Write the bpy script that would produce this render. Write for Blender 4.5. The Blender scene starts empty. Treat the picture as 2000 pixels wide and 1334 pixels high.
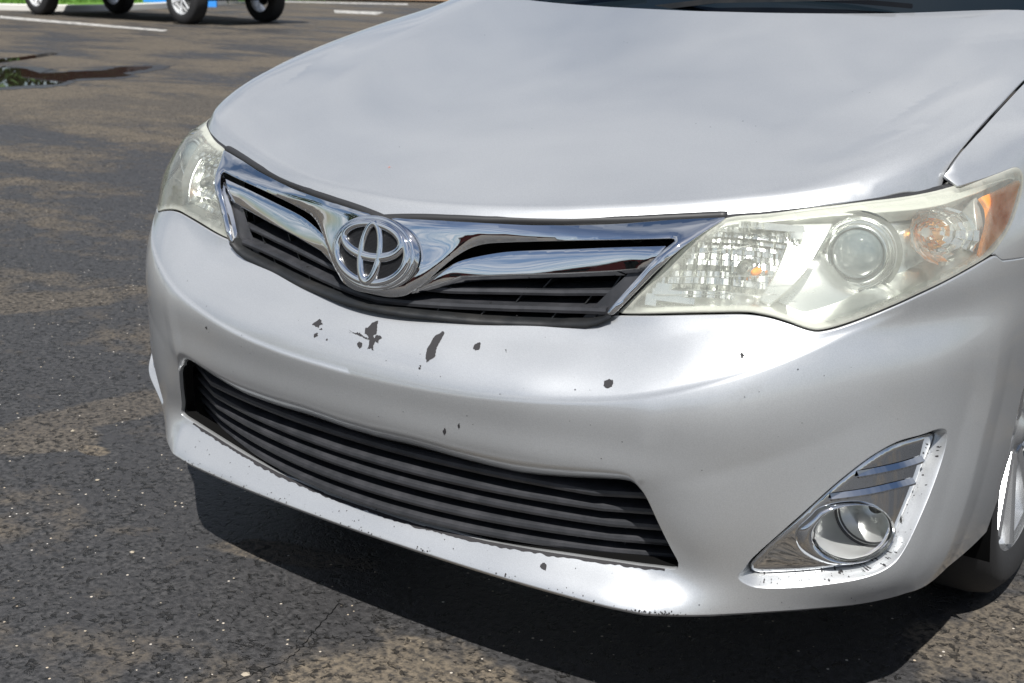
import bpy, bmesh, math, random
import numpy as np
from mathutils import Vector, Matrix
from mathutils.geometry import delaunay_2d_cdt
rnd = random.Random(7)
SC = bpy.context.scene
COL = SC.collection
GZ = -0.025                                   # ground level (car coordinates: x sideways, y backwards, z up)
# ---------------------------------------------------------------- camera
cam_d = bpy.data.cameras.new('camera'); cam = bpy.data.objects.new('camera', cam_d); COL.objects.link(cam); SC.camera = cam
_yaw, _pit, _rol = -0.6062569363802257, -0.2959438752845631, 0.013710039904084327
_f = Vector((math.sin(_yaw)*math.cos(_pit), math.cos(_yaw)*math.cos(_pit), math.sin(_pit)))
_r = Vector((math.cos(_yaw), -math.sin(_yaw), 0)); _u = _r.cross(_f)
_r2 = _r*math.cos(_rol)+_u*math.sin(_rol); _u2 = -_r*math.sin(_rol)+_u*math.cos(_rol)
cam.matrix_world = Matrix(((_r2.x,_u2.x,-_f.x,1.3077829824662965),(_r2.y,_u2.y,-_f.y,-1.4543512669001135),(_r2.z,_u2.z,-_f.z,1.1287916436648386),(0,0,0,1)))
cam_d.sensor_width = 36; cam_d.lens = 2414.5668/2000*36
cam_d.clip_start = .05; cam_d.clip_end = 500
cam_d.dof.use_dof = True; cam_d.dof.focus_distance = 2.05; cam_d.dof.aperture_fstop = 10
# ---------------------------------------------------------------- sky and sun
SUN = Vector((.28,-.53,1)).normalized()
SC.view_settings.view_transform = 'Standard'; SC.view_settings.look = 'None'; SC.view_settings.gamma = 1
SC.view_settings.use_curve_mapping = False; SC.view_settings.exposure = 0.55
W = bpy.data.worlds.new('World'); SC.world = W; W.use_nodes = True
nt = W.node_tree; nt.nodes.clear()
def nd(t, ty, **kw):
    n = t.nodes.new(ty)
    for k, v in kw.items():
        if k in n.inputs: n.inputs[k].default_value = v
        else: setattr(n, k, v)
    return n
sky = nd(nt,'ShaderNodeTexSky'); sky.sky_type='NISHITA'; sky.sun_disc=False
sky.sun_elevation = math.asin(SUN.z); sky.sun_rotation = math.atan2(SUN.x, SUN.y)
sky.air_density=1.0; sky.dust_density=.6; sky.ozone_density=2.0
tc = nd(nt,'ShaderNodeTexCoord'); sx = nd(nt,'ShaderNodeSeparateXYZ'); nt.links.new(tc.outputs['Generated'], sx.inputs[0])
# clouds: noise on a flat layer overhead (direction divided by height)
mx = nd(nt,'ShaderNodeMath',operation='MAXIMUM'); nt.links.new(sx.outputs['Z'], mx.inputs[0]); mx.inputs[1].default_value=.12
dv = nd(nt,'ShaderNodeVectorMath',operation='DIVIDE'); cmb = nd(nt,'ShaderNodeCombineXYZ')
for i in range(3): nt.links.new(mx.outputs[0], cmb.inputs[i])
nt.links.new(tc.outputs['Generated'], dv.inputs[0]); nt.links.new(cmb.outputs[0], dv.inputs[1])
n1 = nd(nt,'ShaderNodeTexNoise',Scale=1.15,Detail=8.0,Roughness=.56,Distortion=.35); nt.links.new(dv.outputs[0], n1.inputs['Vector'])
cr = nd(nt,'ShaderNodeMapRange'); cr.inputs['From Min'].default_value=.41; cr.inputs['From Max'].default_value=.70
nt.links.new(n1.outputs['Fac'], cr.inputs['Value'])
mixc = nd(nt,'ShaderNodeMix',data_type='RGBA'); nt.links.new(cr.outputs[0], mixc.inputs['Factor'])
nt.links.new(sky.outputs[0], mixc.inputs['A']); mixc.inputs['B'].default_value=(9.5,9.7,10.2,1)
bg = nd(nt,'ShaderNodeBackground'); bg.inputs['Strength'].default_value=.052
wo = nd(nt,'ShaderNodeOutputWorld'); nt.links.new(mixc.outputs['Result'], bg.inputs[0]); nt.links.new(bg.outputs[0], wo.inputs[0])
sl = bpy.data.lights.new('sun','SUN'); sl.energy=5.0; sl.angle=math.radians(.53); sl.color=(1,.975,.935)
so = bpy.data.objects.new('sun', sl); COL.objects.link(so); so.rotation_euler = SUN.to_track_quat('Z','Y').to_euler(); so.location=(2,-4,8)
# ---------------------------------------------------------------- feature curves of the car (u,z on the wrap-round skin, metres)
BUMP_TOP=[(0.1292,0.5836),(0.195,0.5861),(0.258,0.5903),(0.3301,0.5962),(0.3858,0.6041),(0.4074,0.6123),(0.4229,0.6198),(0.4351,0.6233),(0.517,0.6342),(0.6046,0.6444),(0.6551,0.6496),(0.6862,0.6489),(0.7167,0.6436),(0.7431,0.6371),(0.7622,0.635),(0.794,0.6404),(0.8434,0.6538),(0.8984,0.6686),(0.9592,0.6837),(1.0319,0.6981),(1.1263,0.7119),(1.1539,0.7009),(1.2283,0.6763)]
BUMP_LOW=[(0.1592,0.1976),(0.3078,0.1986),(0.4245,0.1994),(0.4845,0.1967),(0.5294,0.1957),(0.6355,0.2011),(0.7547,0.2059),(0.8721,0.2185),(0.9517,0.2281),(1.0742,0.2221),(1.2236,0.2222),(1.3555,0.2116)]
HOLE_OUT=[(0.1194,0.4129),(0.2162,0.4097),(0.3066,0.4091),(0.3912,0.4133),(0.4644,0.4191),(0.4922,0.4177),(0.508,0.4063),(0.5202,0.3834),(0.5423,0.3331),(0.5626,0.29),(0.5738,0.2694),(0.5728,0.2588),(0.5596,0.2548),(0.508,0.2482),(0.3803,0.2399),(0.2405,0.231),(0.1176,0.2274)]
HEAD=[(0.4387,0.6312),(0.4739,0.6711),(0.5117,0.712),(0.5402,0.7363),(0.5705,0.7554),(0.6069,0.7726),(0.6919,0.7822),(0.8014,0.7938),(0.911,0.8031),(1.0247,0.8087),(1.0694,0.8119),(1.1353,0.8203),(1.1955,0.8277),(1.2414,0.8323),(1.2569,0.8302),(1.2657,0.823),(1.2673,0.8116),(1.251,0.7872),(1.2056,0.7576),(1.1513,0.7323),(1.1199,0.7204),(1.0329,0.7054),(0.9591,0.6911),(0.8978,0.6761),(0.8433,0.661),(0.7944,0.6473),(0.7627,0.641),(0.7435,0.6431),(0.717,0.6502),(0.6863,0.6555),(0.6549,0.6563),(0.6039,0.6511),(0.5157,0.641),(0.4422,0.631)]
FOG_BEZ=[(0.6844,0.2711),(0.6875,0.2799),(0.713,0.3131),(0.7476,0.3488),(0.7865,0.3875),(0.8231,0.4183),(0.863,0.4433),(0.908,0.4584),(0.9595,0.4612),(0.9859,0.4608),(0.9939,0.4552),(0.9895,0.4437),(0.9684,0.4177),(0.9428,0.3775),(0.914,0.3362),(0.8974,0.3091),(0.8806,0.2945),(0.856,0.2832),(0.8209,0.2763),(0.7599,0.2646),(0.703,0.2586),(0.6882,0.2616)]
FOG_RIDGE=[(0.6721,0.2791),(0.6816,0.2968),(0.7077,0.3281),(0.7405,0.3639),(0.7771,0.4021),(0.8102,0.4308),(0.8469,0.4561),(0.8896,0.4726),(0.9359,0.4766),(0.9728,0.4782),(0.9921,0.4713),(0.9928,0.4531),(0.9827,0.4269),(0.9599,0.3885),(0.9334,0.3493),(0.9091,0.3152),(0.8884,0.2906),(0.8633,0.2761),(0.8226,0.2621),(0.756,0.2466),(0.6915,0.2439),(0.6627,0.2592)]
FOG_RING=[(0.7469,0.3248),(0.7516,0.3469),(0.7691,0.3647),(0.7966,0.3769),(0.8363,0.3802),(0.8684,0.3724),(0.8913,0.3512),(0.9001,0.3294),(0.8951,0.3095),(0.8766,0.2931),(0.8486,0.2836),(0.8205,0.279),(0.7938,0.2823),(0.7675,0.2932),(0.7512,0.3087)]
FOG_BOWL=[(0.7747,0.3288),(0.7802,0.3503),(0.7962,0.3656),(0.8183,0.3742),(0.8435,0.3753),(0.8698,0.3678),(0.8907,0.3505),(0.8969,0.3328),(0.889,0.3135),(0.8696,0.2989),(0.8471,0.2917),(0.8256,0.2894),(0.8003,0.296),(0.7812,0.3112)]
AMBER=[(1.1393,0.7976),(1.1911,0.8038),(1.2579,0.8113),(1.2606,0.8062),(1.2272,0.7767),(1.1758,0.7482),(1.1258,0.7315),(1.0881,0.7172),(1.1076,0.7413),(1.1311,0.7649),(1.1424,0.7821)]
PROJ=[(0.9391,0.728),(0.9191,0.705),(0.8783,0.6913),(0.8317,0.695),(0.8067,0.7171),(0.8087,0.7401),(0.8338,0.7601),(0.8873,0.7708),(0.9267,0.764),(0.9407,0.7498)]
RIB=[(0.7935,0.7792),(0.8583,0.7837),(0.7887,0.751),(0.7445,0.7237),(0.7064,0.6881),(0.6856,0.669),(0.6712,0.6733),(0.6894,0.697),(0.733,0.7359),(0.7655,0.7624)]
FOG_BARA=[(0.7966,0.3855),(0.8221,0.3878),(0.8554,0.3906),(0.8961,0.3939),(0.9399,0.3953)]
FOG_BARB=[(0.8374,0.4182),(0.8727,0.4207),(0.9159,0.4229),(0.9598,0.4254)]
CH_OUT=[(0.1187,0.7381),(0.1854,0.7403),(0.2646,0.743),(0.3792,0.7539),(0.4524,0.7646),(0.5098,0.7717),(0.5353,0.7746),(0.5341,0.7716),(0.519,0.7578),(0.5014,0.7388),(0.4811,0.7138),(0.452,0.6771),(0.4244,0.641),(0.4147,0.6299),(0.4081,0.6281),(0.4051,0.6298),(0.4102,0.6389),(0.4386,0.6804),(0.4728,0.7278),(0.4845,0.7414),(0.4819,0.7445),(0.4763,0.745),(0.3911,0.7349),(0.3108,0.7254),(0.2295,0.7155),(0.1891,0.7096),(0.1656,0.7013),(0.1434,0.6861),(0.1219,0.6652),(0.099,0.6411),(0.078,0.6248),(0.0712,0.619),(0.0585,0.6141),(0.0413,0.6106),(0.0263,0.6098)]
STRIP=[(0.0681,0.6195),(0.0994,0.6437),(0.1218,0.6606),(0.1464,0.6764),(0.1858,0.6894),(0.226,0.6985),(0.3088,0.71),(0.3902,0.7218),(0.4704,0.7325),(0.4659,0.7237),(0.4384,0.6901),(0.4316,0.6825),(0.3993,0.6793),(0.3183,0.6661),(0.236,0.6547),(0.1778,0.6463),(0.1358,0.6371),(0.1101,0.6294),(0.0686,0.6146)]
STRIP_FOLD=[(0.0683,0.6171),(0.1094,0.6358),(0.151,0.6532),(0.2343,0.6648),(0.3169,0.6752),(0.3977,0.6882),(0.4454,0.6977)]
BLACK_LOW=[(0.0185,0.5852),(0.0774,0.5842),(0.131,0.5857),(0.191,0.5868),(0.2489,0.59),(0.3154,0.5958),(0.3702,0.6051),(0.3931,0.6135),(0.4104,0.6254)]
BAR1=[(0.1296,0.6255),(0.2275,0.6342),(0.3107,0.6418),(0.4071,0.6542)]
BAR2=[(0.0765,0.6006),(0.151,0.605),(0.2352,0.6109),(0.3184,0.6182),(0.3939,0.627)]
HOOD_FRONT=[(0.1149,0.0757),(0.1839,0.0914),(0.3027,0.1288),(0.4133,0.1711),(0.53,0.218),(0.588,0.2429),(0.6522,0.2782),(0.7104,0.329),(0.7598,0.4104),(0.7756,0.4511),(0.7761,0.4651),(0.7796,0.5042),(0.7835,0.5615),(0.7871,0.688),(0.7876,0.8307)]
CHIPS=[[(-0.1134,0.5434),(-0.1094,0.5476),(-0.105,0.5515),(-0.0996,0.5517),(-0.0965,0.5481),(-0.0907,0.5468),(-0.0962,0.545),(-0.0949,0.5414),(-0.1042,0.5419)],
[(-0.0973,0.5307),(-0.0941,0.5342),(-0.0891,0.5335),(-0.0873,0.5305),(-0.0917,0.5282),(-0.0934,0.5267)],
[(-0.0916,0.5399),(-0.0888,0.5415),(-0.0849,0.54),(-0.0882,0.5389)],
[(0.017,0.5673),(0.0216,0.5595),(0.0283,0.5505),(0.023,0.5483),(0.0279,0.5451),(0.0298,0.5493),(0.0412,0.5491),(0.0425,0.5465),(0.0387,0.5439),(0.0409,0.5397),(0.0334,0.541),(0.0328,0.536),(0.0396,0.5291),(0.031,0.5307),(0.0255,0.5291),(0.024,0.5347),(0.0217,0.54),(0.0161,0.5448),(0.0075,0.5475),(-0.0005,0.5551),(0.0053,0.5566),(0.0073,0.5629)],
[(-0.0278,0.5481),(-0.0164,0.5458),(-0.0089,0.5476),(0.0051,0.5447),(0.0176,0.543),(0.0194,0.5408),(0.0067,0.5428),(-0.0083,0.5444),(-0.0184,0.5455)],
[(0.0002,0.5339),(0.0033,0.5363),(0.009,0.5356),(0.0114,0.5316),(0.0097,0.5269),(0.0021,0.5306)],
[(0.1447,0.5686),(0.1496,0.5673),(0.1507,0.5622),(0.1504,0.5558),(0.1498,0.5506),(0.1553,0.5395),(0.1524,0.5351),(0.1487,0.5333),(0.1455,0.5287),(0.1403,0.5348),(0.1347,0.546),(0.1362,0.5527),(0.1343,0.5596),(0.1409,0.5647)],
[(0.2122,0.5562),(0.2125,0.5605),(0.2199,0.5629),(0.2247,0.5558),(0.219,0.5536),(0.2141,0.5543)],
[(0.1348,0.5186),(0.1353,0.5219),(0.1382,0.5199),(0.1375,0.5183)],
[(-0.0665,0.5285),(-0.0653,0.5307),(-0.0624,0.5288),(-0.063,0.5266)],
[(0.4441,0.545),(0.4554,0.5479),(0.4587,0.5415),(0.453,0.5369),(0.4448,0.5389)],
[(0.6436,0.6021),(0.6466,0.6048),(0.6518,0.6023),(0.6475,0.5976)],
[(0.3478,0.2225),(0.352,0.2267),(0.3588,0.2243),(0.359,0.2186),(0.352,0.2197)],
[(0.1844,0.4253),(0.1885,0.4331),(0.1911,0.4267),(0.187,0.4196)],
[(0.2121,0.443),(0.215,0.4453),(0.2167,0.4405),(0.2139,0.4356)],
[(-0.3864,0.4872),(-0.3803,0.4915),(-0.3792,0.4859)],
[(0.2074,0.5927),(0.2097,0.5949),(0.2118,0.5905)],
[(0.1339,0.5228),(0.1369,0.5247),(0.1382,0.5199)],
[(0.2666,0.56),(0.2687,0.5608),(0.2708,0.558)]]
BLOBS=[(.20,-.13,.29,.22,0,1.0),(-2.5,.95,.55,.16,60,.55),(-1.33,.50,.42,.11,75,.42),(-1.30,.25,.16,.10,40,.5),(.93,.70,.25,.14,60,.75),(-.36,.16,.20,.05,20,.55),(-7.2,4.9,2.2,1.1,40,.55),(-1.14,.28,.05,.03,0,.9)]
# ---------------------------------------------------------------- materials
def mat(name, color=(.5,.5,.5), rough=.5, metal=0, coat=0, **kw):
    m = bpy.data.materials.new(name); m.use_nodes=True; b = m.node_tree.nodes['Principled BSDF']
    b.inputs['Base Color'].default_value=(*color,1); b.inputs['Roughness'].default_value=rough; b.inputs['Metallic'].default_value=metal
    b.inputs['Coat Weight'].default_value=coat; b.inputs['Coat Roughness'].default_value=.03
    for k,v in kw.items(): b.inputs[k].default_value=v
    return m
def L(m,a,b): m.node_tree.links.new(a,b)
def texc(m, scale=(1,1,1), rot=(0,0,0)):
    t=m.node_tree; c=nd(t,'ShaderNodeTexCoord'); mp=nd(t,'ShaderNodeMapping'); mp.inputs['Scale'].default_value=scale; mp.inputs['Rotation'].default_value=rot
    t.links.new(c.outputs['Object'],mp.inputs[0]); return mp.outputs[0]
def noise(m,vec,scale,detail=4,rough=.5,dist=0):
    n=nd(m.node_tree,'ShaderNodeTexNoise',Scale=scale,Detail=float(detail),Roughness=rough,Distortion=dist); L(m,vec,n.inputs['Vector']); return n.outputs['Fac']
def rng(m,v,a,b,c=0,d=1):
    n=nd(m.node_tree,'ShaderNodeMapRange'); n.inputs['From Min'].default_value=a;n.inputs['From Max'].default_value=b;n.inputs['To Min'].default_value=c;n.inputs['To Max'].default_value=d
    L(m,v,n.inputs['Value']); return n.outputs[0]
def mixc_(m,f,a,b):
    n=nd(m.node_tree,'ShaderNodeMix',data_type='RGBA')
    for s,v in ((n.inputs['Factor'],f),(n.inputs['A'],a),(n.inputs['B'],b)):
        if hasattr(v,'links') or hasattr(v,'is_linked'): L(m,v,s)
        elif isinstance(v,(int,float)): s.default_value=v
        else: s.default_value=(*v,1)
    return n.outputs['Result']
def mth(m,op,a,b=None):
    n=nd(m.node_tree,'ShaderNodeMath',operation=op)
    for i,v in enumerate((a,b)):
        if v is None: continue
        if isinstance(v,(int,float)): n.inputs[i].default_value=v
        else: L(m,v,n.inputs[i])
    return n.outputs[0]
def bump(m,h,strength,dist,prev=None):
    n=nd(m.node_tree,'ShaderNodeBump'); n.inputs['Strength'].default_value=strength; n.inputs['Distance'].default_value=dist; L(m,h,n.inputs['Height'])
    if prev is not None: L(m,prev,n.inputs['Normal'])
    return n.outputs[0]
def P(m): return m.node_tree.nodes['Principled BSDF']

M={}
# silver metallic paint with flake sparkle, fine dust and stone specks
m=M['paint']=mat('silver_paint',(.50,.505,.515),.36,.70,1.0); P(m).inputs['Coat IOR'].default_value=1.55; P(m).inputs['Coat Roughness'].default_value=.045
v=texc(m); fl=nd(m.node_tree,'ShaderNodeTexVoronoi',Scale=1500.0); L(m,v,fl.inputs['Vector'])
fm=mixc_(m,rng(m,noise(m,v,620,1),.35,.65),(.512,.524,.532),(.572,.584,.592))
vo=nd(m.node_tree,'ShaderNodeTexVoronoi',Scale=95.0); L(m,v,vo.inputs['Vector'])
sz=rng(m,noise(m,v,5.0,2),.50,.72,0,.16)
sp=mth(m,'LESS_THAN',vo.outputs['Distance'],sz); keep=nd(m.node_tree,'ShaderNodeSeparateColor'); L(m,vo.outputs['Color'],keep.inputs[0])
sp=mth(m,'MULTIPLY',sp,mth(m,'GREATER_THAN',keep.outputs[0],.955))
L(m,mixc_(m,sp,fm,(.10,.10,.105)),P(m).inputs['Base Color'])
nz=nd(m.node_tree,'ShaderNodeNormalMap') if False else None
L(m,rng(m,noise(m,v,6,3),.3,.7,.33,.39),P(m).inputs['Roughness'])
L(m,rng(m,noise(m,texc(m,(1,1,1)),22,6),.35,.75,.02,.05),P(m).inputs['Coat Roughness'])
L(m,bump(m,noise(m,v,800,1),.07,.0004),P(m).inputs['Normal'])
M['primer']=mat('bare_primer',(.026,.025,.027),.7,**{'Specular IOR Level':.25})
m=M['chrome']=mat('chrome',(.80,.81,.82),.035,1.0)
v=texc(m); L(m,rng(m,noise(m,v,60,6,.7),.45,.8,.02,.09),P(m).inputs['Roughness'])
L(m,bump(m,noise(m,v,9,2),.10,.002),P(m).inputs['Normal'])
M['chrome_clean']=mat('clean_chrome',(.74,.75,.76),.03,1.0)
M['chrome_dull']=mat('worn_chrome',(.45,.46,.47),.22,1.0)
m=M['black']=mat('black_plastic',(.018,.019,.021),.42)
v=texc(m); L(m,rng(m,noise(m,v,30,5),.3,.8,.32,.6),P(m).inputs['Roughness'])
L(m,mixc_(m,rng(m,noise(m,v,14,5,.65),.45,.8),(.010,.011,.012),(.022,.021,.020)),P(m).inputs['Base Color'])
m=M['slat']=mat('dusty_black_plastic',(.035,.036,.04),.45)
v=texc(m); L(m,mixc_(m,rng(m,noise(m,v,20,6,.65),.4,.75),(.020,.021,.024),(.045,.045,.050)),P(m).inputs['Base Color'])
M['void']=mat('dark_cavity',(.005,.005,.005),.9,**{'Specular IOR Level':.05})
M['rubber']=mat('rubber_seal',(.02,.02,.021),.5)
m=M['tyre']=mat('tyre_rubber',(.014,.014,.015),.75)
v=texc(m); L(m,bump(m,noise(m,v,80,4),.3,.002),P(m).inputs['Normal'])
M['rim']=mat('alloy_silver',(.62,.63,.64),.25,.85,.6)
M['glass_dark']=mat('tinted_glass',(.006,.010,.014),.04,0,0,**{'Specular IOR Level':.25})
M['reflector']=mat('reflector_chrome',(.86,.87,.86),.20,1.0)
M['reflector_soft']=mat('reflector_satin',(.80,.81,.79),.28,.9)
M['housing']=mat('lamp_housing',(.66,.67,.63),.35,.35)
M['housing_grey']=mat('lamp_grey_bezel',(.62,.63,.62),.32,.6)
m=M['amber']=mat('amber_plastic',(.95,.33,.03),.4,0,0,**{'Specular IOR Level':.2})
v=texc(m); L(m,mixc_(m,rng(m,noise(m,v,18,3),.35,.7),(1.0,.34,.0),(.95,.26,.0)),P(m).inputs['Base Color']); P(m).inputs['Subsurface Weight'].default_value=.0
M['amber_chrome']=mat('amber_tinted_reflector',(.95,.42,.10),.2,1.0)
M['projector_glass']=mat('projector_glass',(.12,.15,.165),.02,0,1.0,**{'Specular IOR Level':.8})
# hazy clear lens
def lens(name,tint,haze,hz_col,scr=True,rough=.06):
    m=bpy.data.materials.new(name); m.use_nodes=True; t=m.node_tree; t.nodes.clear()
    tr=nd(t,'ShaderNodeBsdfTransparent'); tr.inputs[0].default_value=(*tint,1)
    df=nd(t,'ShaderNodeBsdfDiffuse'); df.inputs[0].default_value=(*hz_col,1)
    tl=nd(t,'ShaderNodeBsdfTranslucent'); tl.inputs[0].default_value=(*hz_col,1)
    gl=nd(t,'ShaderNodeBsdfGlossy'); gl.inputs['Roughness'].default_value=rough
    a=nd(t,'ShaderNodeMixShader'); a.inputs[0].default_value=.4; t.links.new(df.outputs[0],a.inputs[1]); t.links.new(tl.outputs[0],a.inputs[2])
    b=nd(t,'ShaderNodeMixShader'); t.links.new(tr.outputs[0],b.inputs[1]); t.links.new(a.outputs[0],b.inputs[2])
    v=texc(m); n=noise(m,v,7,7,.68,.5); h=rng(m,n,.38,.72,haze*.55,haze*1.6)
    at=nd(t,'ShaderNodeAttribute',attribute_name='edge'); at.attribute_type='GEOMETRY'
    h2=mth(m,'ADD',h,mth(m,'MULTIPLY',at.outputs['Fac'],.38)); h2=mth(m,'MAXIMUM',mth(m,'MINIMUM',h2,.9),.04)
    t.links.new(h2,b.inputs[0])
    fr=nd(t,'ShaderNodeFresnel',IOR=1.5); c=nd(t,'ShaderNodeMixShader'); t.links.new(fr.outputs[0],c.inputs[0]); t.links.new(b.outputs[0],c.inputs[1]); t.links.new(gl.outputs[0],c.inputs[2])
    o=nd(t,'ShaderNodeOutputMaterial'); t.links.new(c.outputs[0],o.inputs[0]); return m
M['lens']=lens('hazed_lens',(.95,.965,.93),.23,(.82,.83,.74))
M['clear']=lens('clear_lens',(.96,.97,.97),.05,(.8,.8,.8))
M['seamline']=mat('seam_shadow',(.01,.01,.01),.8)
M['truck_paint']=mat('dark_red_paint',(.022,.002,.003),.25,.3,1.0)
M['truck_chrome']=mat('truck_wheel_chrome',(.80,.81,.82),.35,.55)
m=M['white_line']=mat('white_road_paint',(.62,.62,.60),.7)
v=texc(m); L(m,mixc_(m,rng(m,noise(m,v,9,8,.75),.44,.58),(.50,.49,.46),(.11,.105,.10)),P(m).inputs['Base Color'])
m=M['concrete']=mat('kerb_concrete',(.55,.54,.51),.8)
m=M['blue']=mat('blue_paint',(.015,.20,.58),.5)
m=M['grass']=mat('grass_green',(.07,.16,.02),.8)
v=texc(m); L(m,mixc_(m,rng(m,noise(m,v,6,4),.3,.7),(.05,.13,.012),(.12,.24,.03)),P(m).inputs['Base Color'])
M['brick']=mat('red_wall',(.16,.035,.03),.8)
M['bark']=mat('bark',(.10,.075,.05),.9)
M['leaf']=mat('leaf',(.045,.09,.02),.6)
M['mulch']=mat('mulch',(.22,.13,.07),.95)
M['water']=mat('puddle_water',(.018,.014,.010),.015,0,0,**{'Specular IOR Level':.6,'IOR':1.33})
M['damp']=mat('damp_asphalt',(.022,.020,.018),.35)
# asphalt
m=M['asphalt']=mat('asphalt',(.07,.07,.072),.62,**{'Specular IOR Level':.25})
v=texc(m); vs=texc(m,(.35,1,1),(0,0,math.radians(-33)))
big=noise(m,vs,1.3,7,.62,.4); mid=noise(m,v,9,6,.6,.2); fine=noise(m,v,75,4,.6); grit=noise(m,v,320,3,.6)
vo=nd(m.node_tree,'ShaderNodeTexVoronoi',Scale=115.0,Randomness=1.0); L(m,v,vo.inputs['Vector'])
vo2=nd(m.node_tree,'ShaderNodeTexVoronoi',Scale=62.0); L(m,v,vo2.inputs['Vector'])
gx=nd(m.node_tree,'ShaderNodeSeparateXYZ'); L(m,v,gx.inputs[0])
far=rng(m,mth(m,'SQRT',mth(m,'ADD',mth(m,'POWER',gx.outputs[0],2.0),mth(m,'POWER',gx.outputs[1],2.0))),2.5,9,0,.13)
tan=rng(m,mth(m,'ADD',mth(m,'ADD',big,mth(m,'MULTIPLY',mid,.35)),far),.70,.86)
def blob(cx,cy,rx,ry,ang,k=.5):
    mp=nd(m.node_tree,'ShaderNodeMapping',vector_type='TEXTURE'); mp.inputs['Location'].default_value=(cx,cy,0); mp.inputs['Rotation'].default_value=(0,0,math.radians(ang)); mp.inputs['Scale'].default_value=(rx,ry,1)
    c=nd(m.node_tree,'ShaderNodeTexCoord'); L(m,c.outputs['Object'],mp.inputs[0]); s=nd(m.node_tree,'ShaderNodeVectorMath',operation='LENGTH')
    z=nd(m.node_tree,'ShaderNodeVectorMath',operation='MULTIPLY'); z.inputs[1].default_value=(1,1,0); L(m,mp.outputs[0],z.inputs[0]); L(m,z.outputs[0],s.inputs[0])
    d=mth(m,'ADD',s.outputs['Value'],mth(m,'MULTIPLY',mth(m,'SUBTRACT',mid,.5),1.3)); return d
for (cx,cy,rx,ry,ang,w) in BLOBS:
    b=rng(m,blob(cx,cy,rx,ry,ang),1.0,.8,0,w); tan=mth(m,'MAXIMUM',tan,b)
tanm=mth(m,'MULTIPLY',tan,rng(m,mth(m,'ADD',fine,mth(m,'MULTIPLY',grit,.4)),.48,.72,.20,1.0))
pit=rng(m,vo.outputs['Distance'],.0,.40)               # 0 inside stone gaps
dark=mixc_(m,rng(m,fine,.35,.62),(.011,.011,.011),(.064,.062,.062))
dark=mixc_(m,rng(m,mid,.35,.7),dark,(.038,.037,.038))
tc_=mixc_(m,rng(m,fine,.35,.65),(.060,.052,.042),(.150,.124,.092))
base_=mixc_(m,tanm,dark,tc_)
keep=nd(m.node_tree,'ShaderNodeSeparateColor'); L(m,vo2.outputs['Color'],keep.inputs[0])
st=mth(m,'MULTIPLY',mth(m,'LESS_THAN',vo2.outputs['Distance'],.16),mth(m,'GREATER_THAN',keep.outputs[0],.93))
base_=mixc_(m,st,base_,mixc_(m,keep.outputs[1],(.42,.34,.24),(.55,.52,.48)))
holes=rng(m,noise(m,v,55,3,.6,.6),.56,.66)
base_=mixc_(m,mth(m,'MULTIPLY',holes,.85),base_,(.012,.011,.010))
L(m,base_,P(m).inputs['Base Color'])
L(m,rng(m,mth(m,'ADD',tan,mth(m,'MULTIPLY',fine,.5)),.2,.9,.42,.85),P(m).inputs['Roughness'])
hgt=mth(m,'ADD',mth(m,'MULTIPLY',fine,.8),mth(m,'MULTIPLY',grit,.35)); hgt=mth(m,'SUBTRACT',hgt,mth(m,'MULTIPLY',holes,.9)); hgt=mth(m,'ADD',hgt,mth(m,'MULTIPLY',st,.3))
L(m,bump(m,hgt,.9,.006),P(m).inputs['Normal'])
import numpy as np
# ---------------- wrap-round front surface of the car body: point(u, z, d)
def _catmull(pts, n=40):
    pts=np.array(pts,float); P=np.vstack([2*pts[0]-pts[1],pts,2*pts[-1]-pts[-2]]); out=[]
    for i in range(1,len(P)-2):
        t=np.linspace(0,1,n,endpoint=False)[:,None]
        a,b,c,d=P[i-1],P[i],P[i+1],P[i+2]
        out.append(.5*((2*b)+(c-a)*t+(2*a-5*b+4*c-d)*t**2+(3*b-a-3*c+d)*t**3))
    out.append(P[-2][None]); return np.vstack(out)
_half=[(0,-.022),(.15,-.016),(.3,.0),(.42,.022),(.51,.040),(.58,.062),(.64,.090),(.70,.128),(.75,.172),(.80,.232),(.84,.310),(.87,.410),(.89,.53),(.90,.70),(.905,.95),(.908,1.3),(.91,1.9)]
_c=_catmull([(-x,y) for x,y in _half[:0:-1]]+_half,60)
_s=np.concatenate([[0],np.cumsum(np.linalg.norm(np.diff(_c,axis=0),axis=1))])
_mid=np.argmin(np.abs(_c[:,0])); _s=_s-_s[_mid]
# even resample and slightly smooth
_S=np.linspace(-_s[-1],_s[-1],2401); _X=np.interp(_S,_s,_c[:,0]); _Y=np.interp(_S,_s,_c[:,1])
for _ in range(60):
    _X[1:-1]=.25*_X[:-2]+.5*_X[1:-1]+.25*_X[2:]; _Y[1:-1]=.25*_Y[:-2]+.5*_Y[1:-1]+.25*_Y[2:]
_X=.5*(_X-_X[::-1]); _Y=.5*(_Y+_Y[::-1])
_TX=np.gradient(_X,_S); _TY=np.gradient(_Y,_S); _L=np.hypot(_TX,_TY); _TX/=_L; _TY/=_L
def base(u):
    u=np.asarray(u,float)
    x=np.interp(u,_S,_X);y=np.interp(u,_S,_Y);tx=np.interp(u,_S,_TX);ty=np.interp(u,_S,_TY)
    l=np.hypot(tx,ty); return x,y,ty/l,-tx/l          # outward normal (nx,ny)
def to_uzd(x,y,z):
    k=np.argmin((_X-x)**2+(_Y-y)**2); u=_S[k]
    for _ in range(4):
        bx,by,nx,ny=base(u); u=u+((x-bx)*(-ny)+(y-by)*nx)
    bx,by,nx,ny=base(u); return float(u),z,float((x-bx)*nx+(y-by)*ny)
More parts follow.
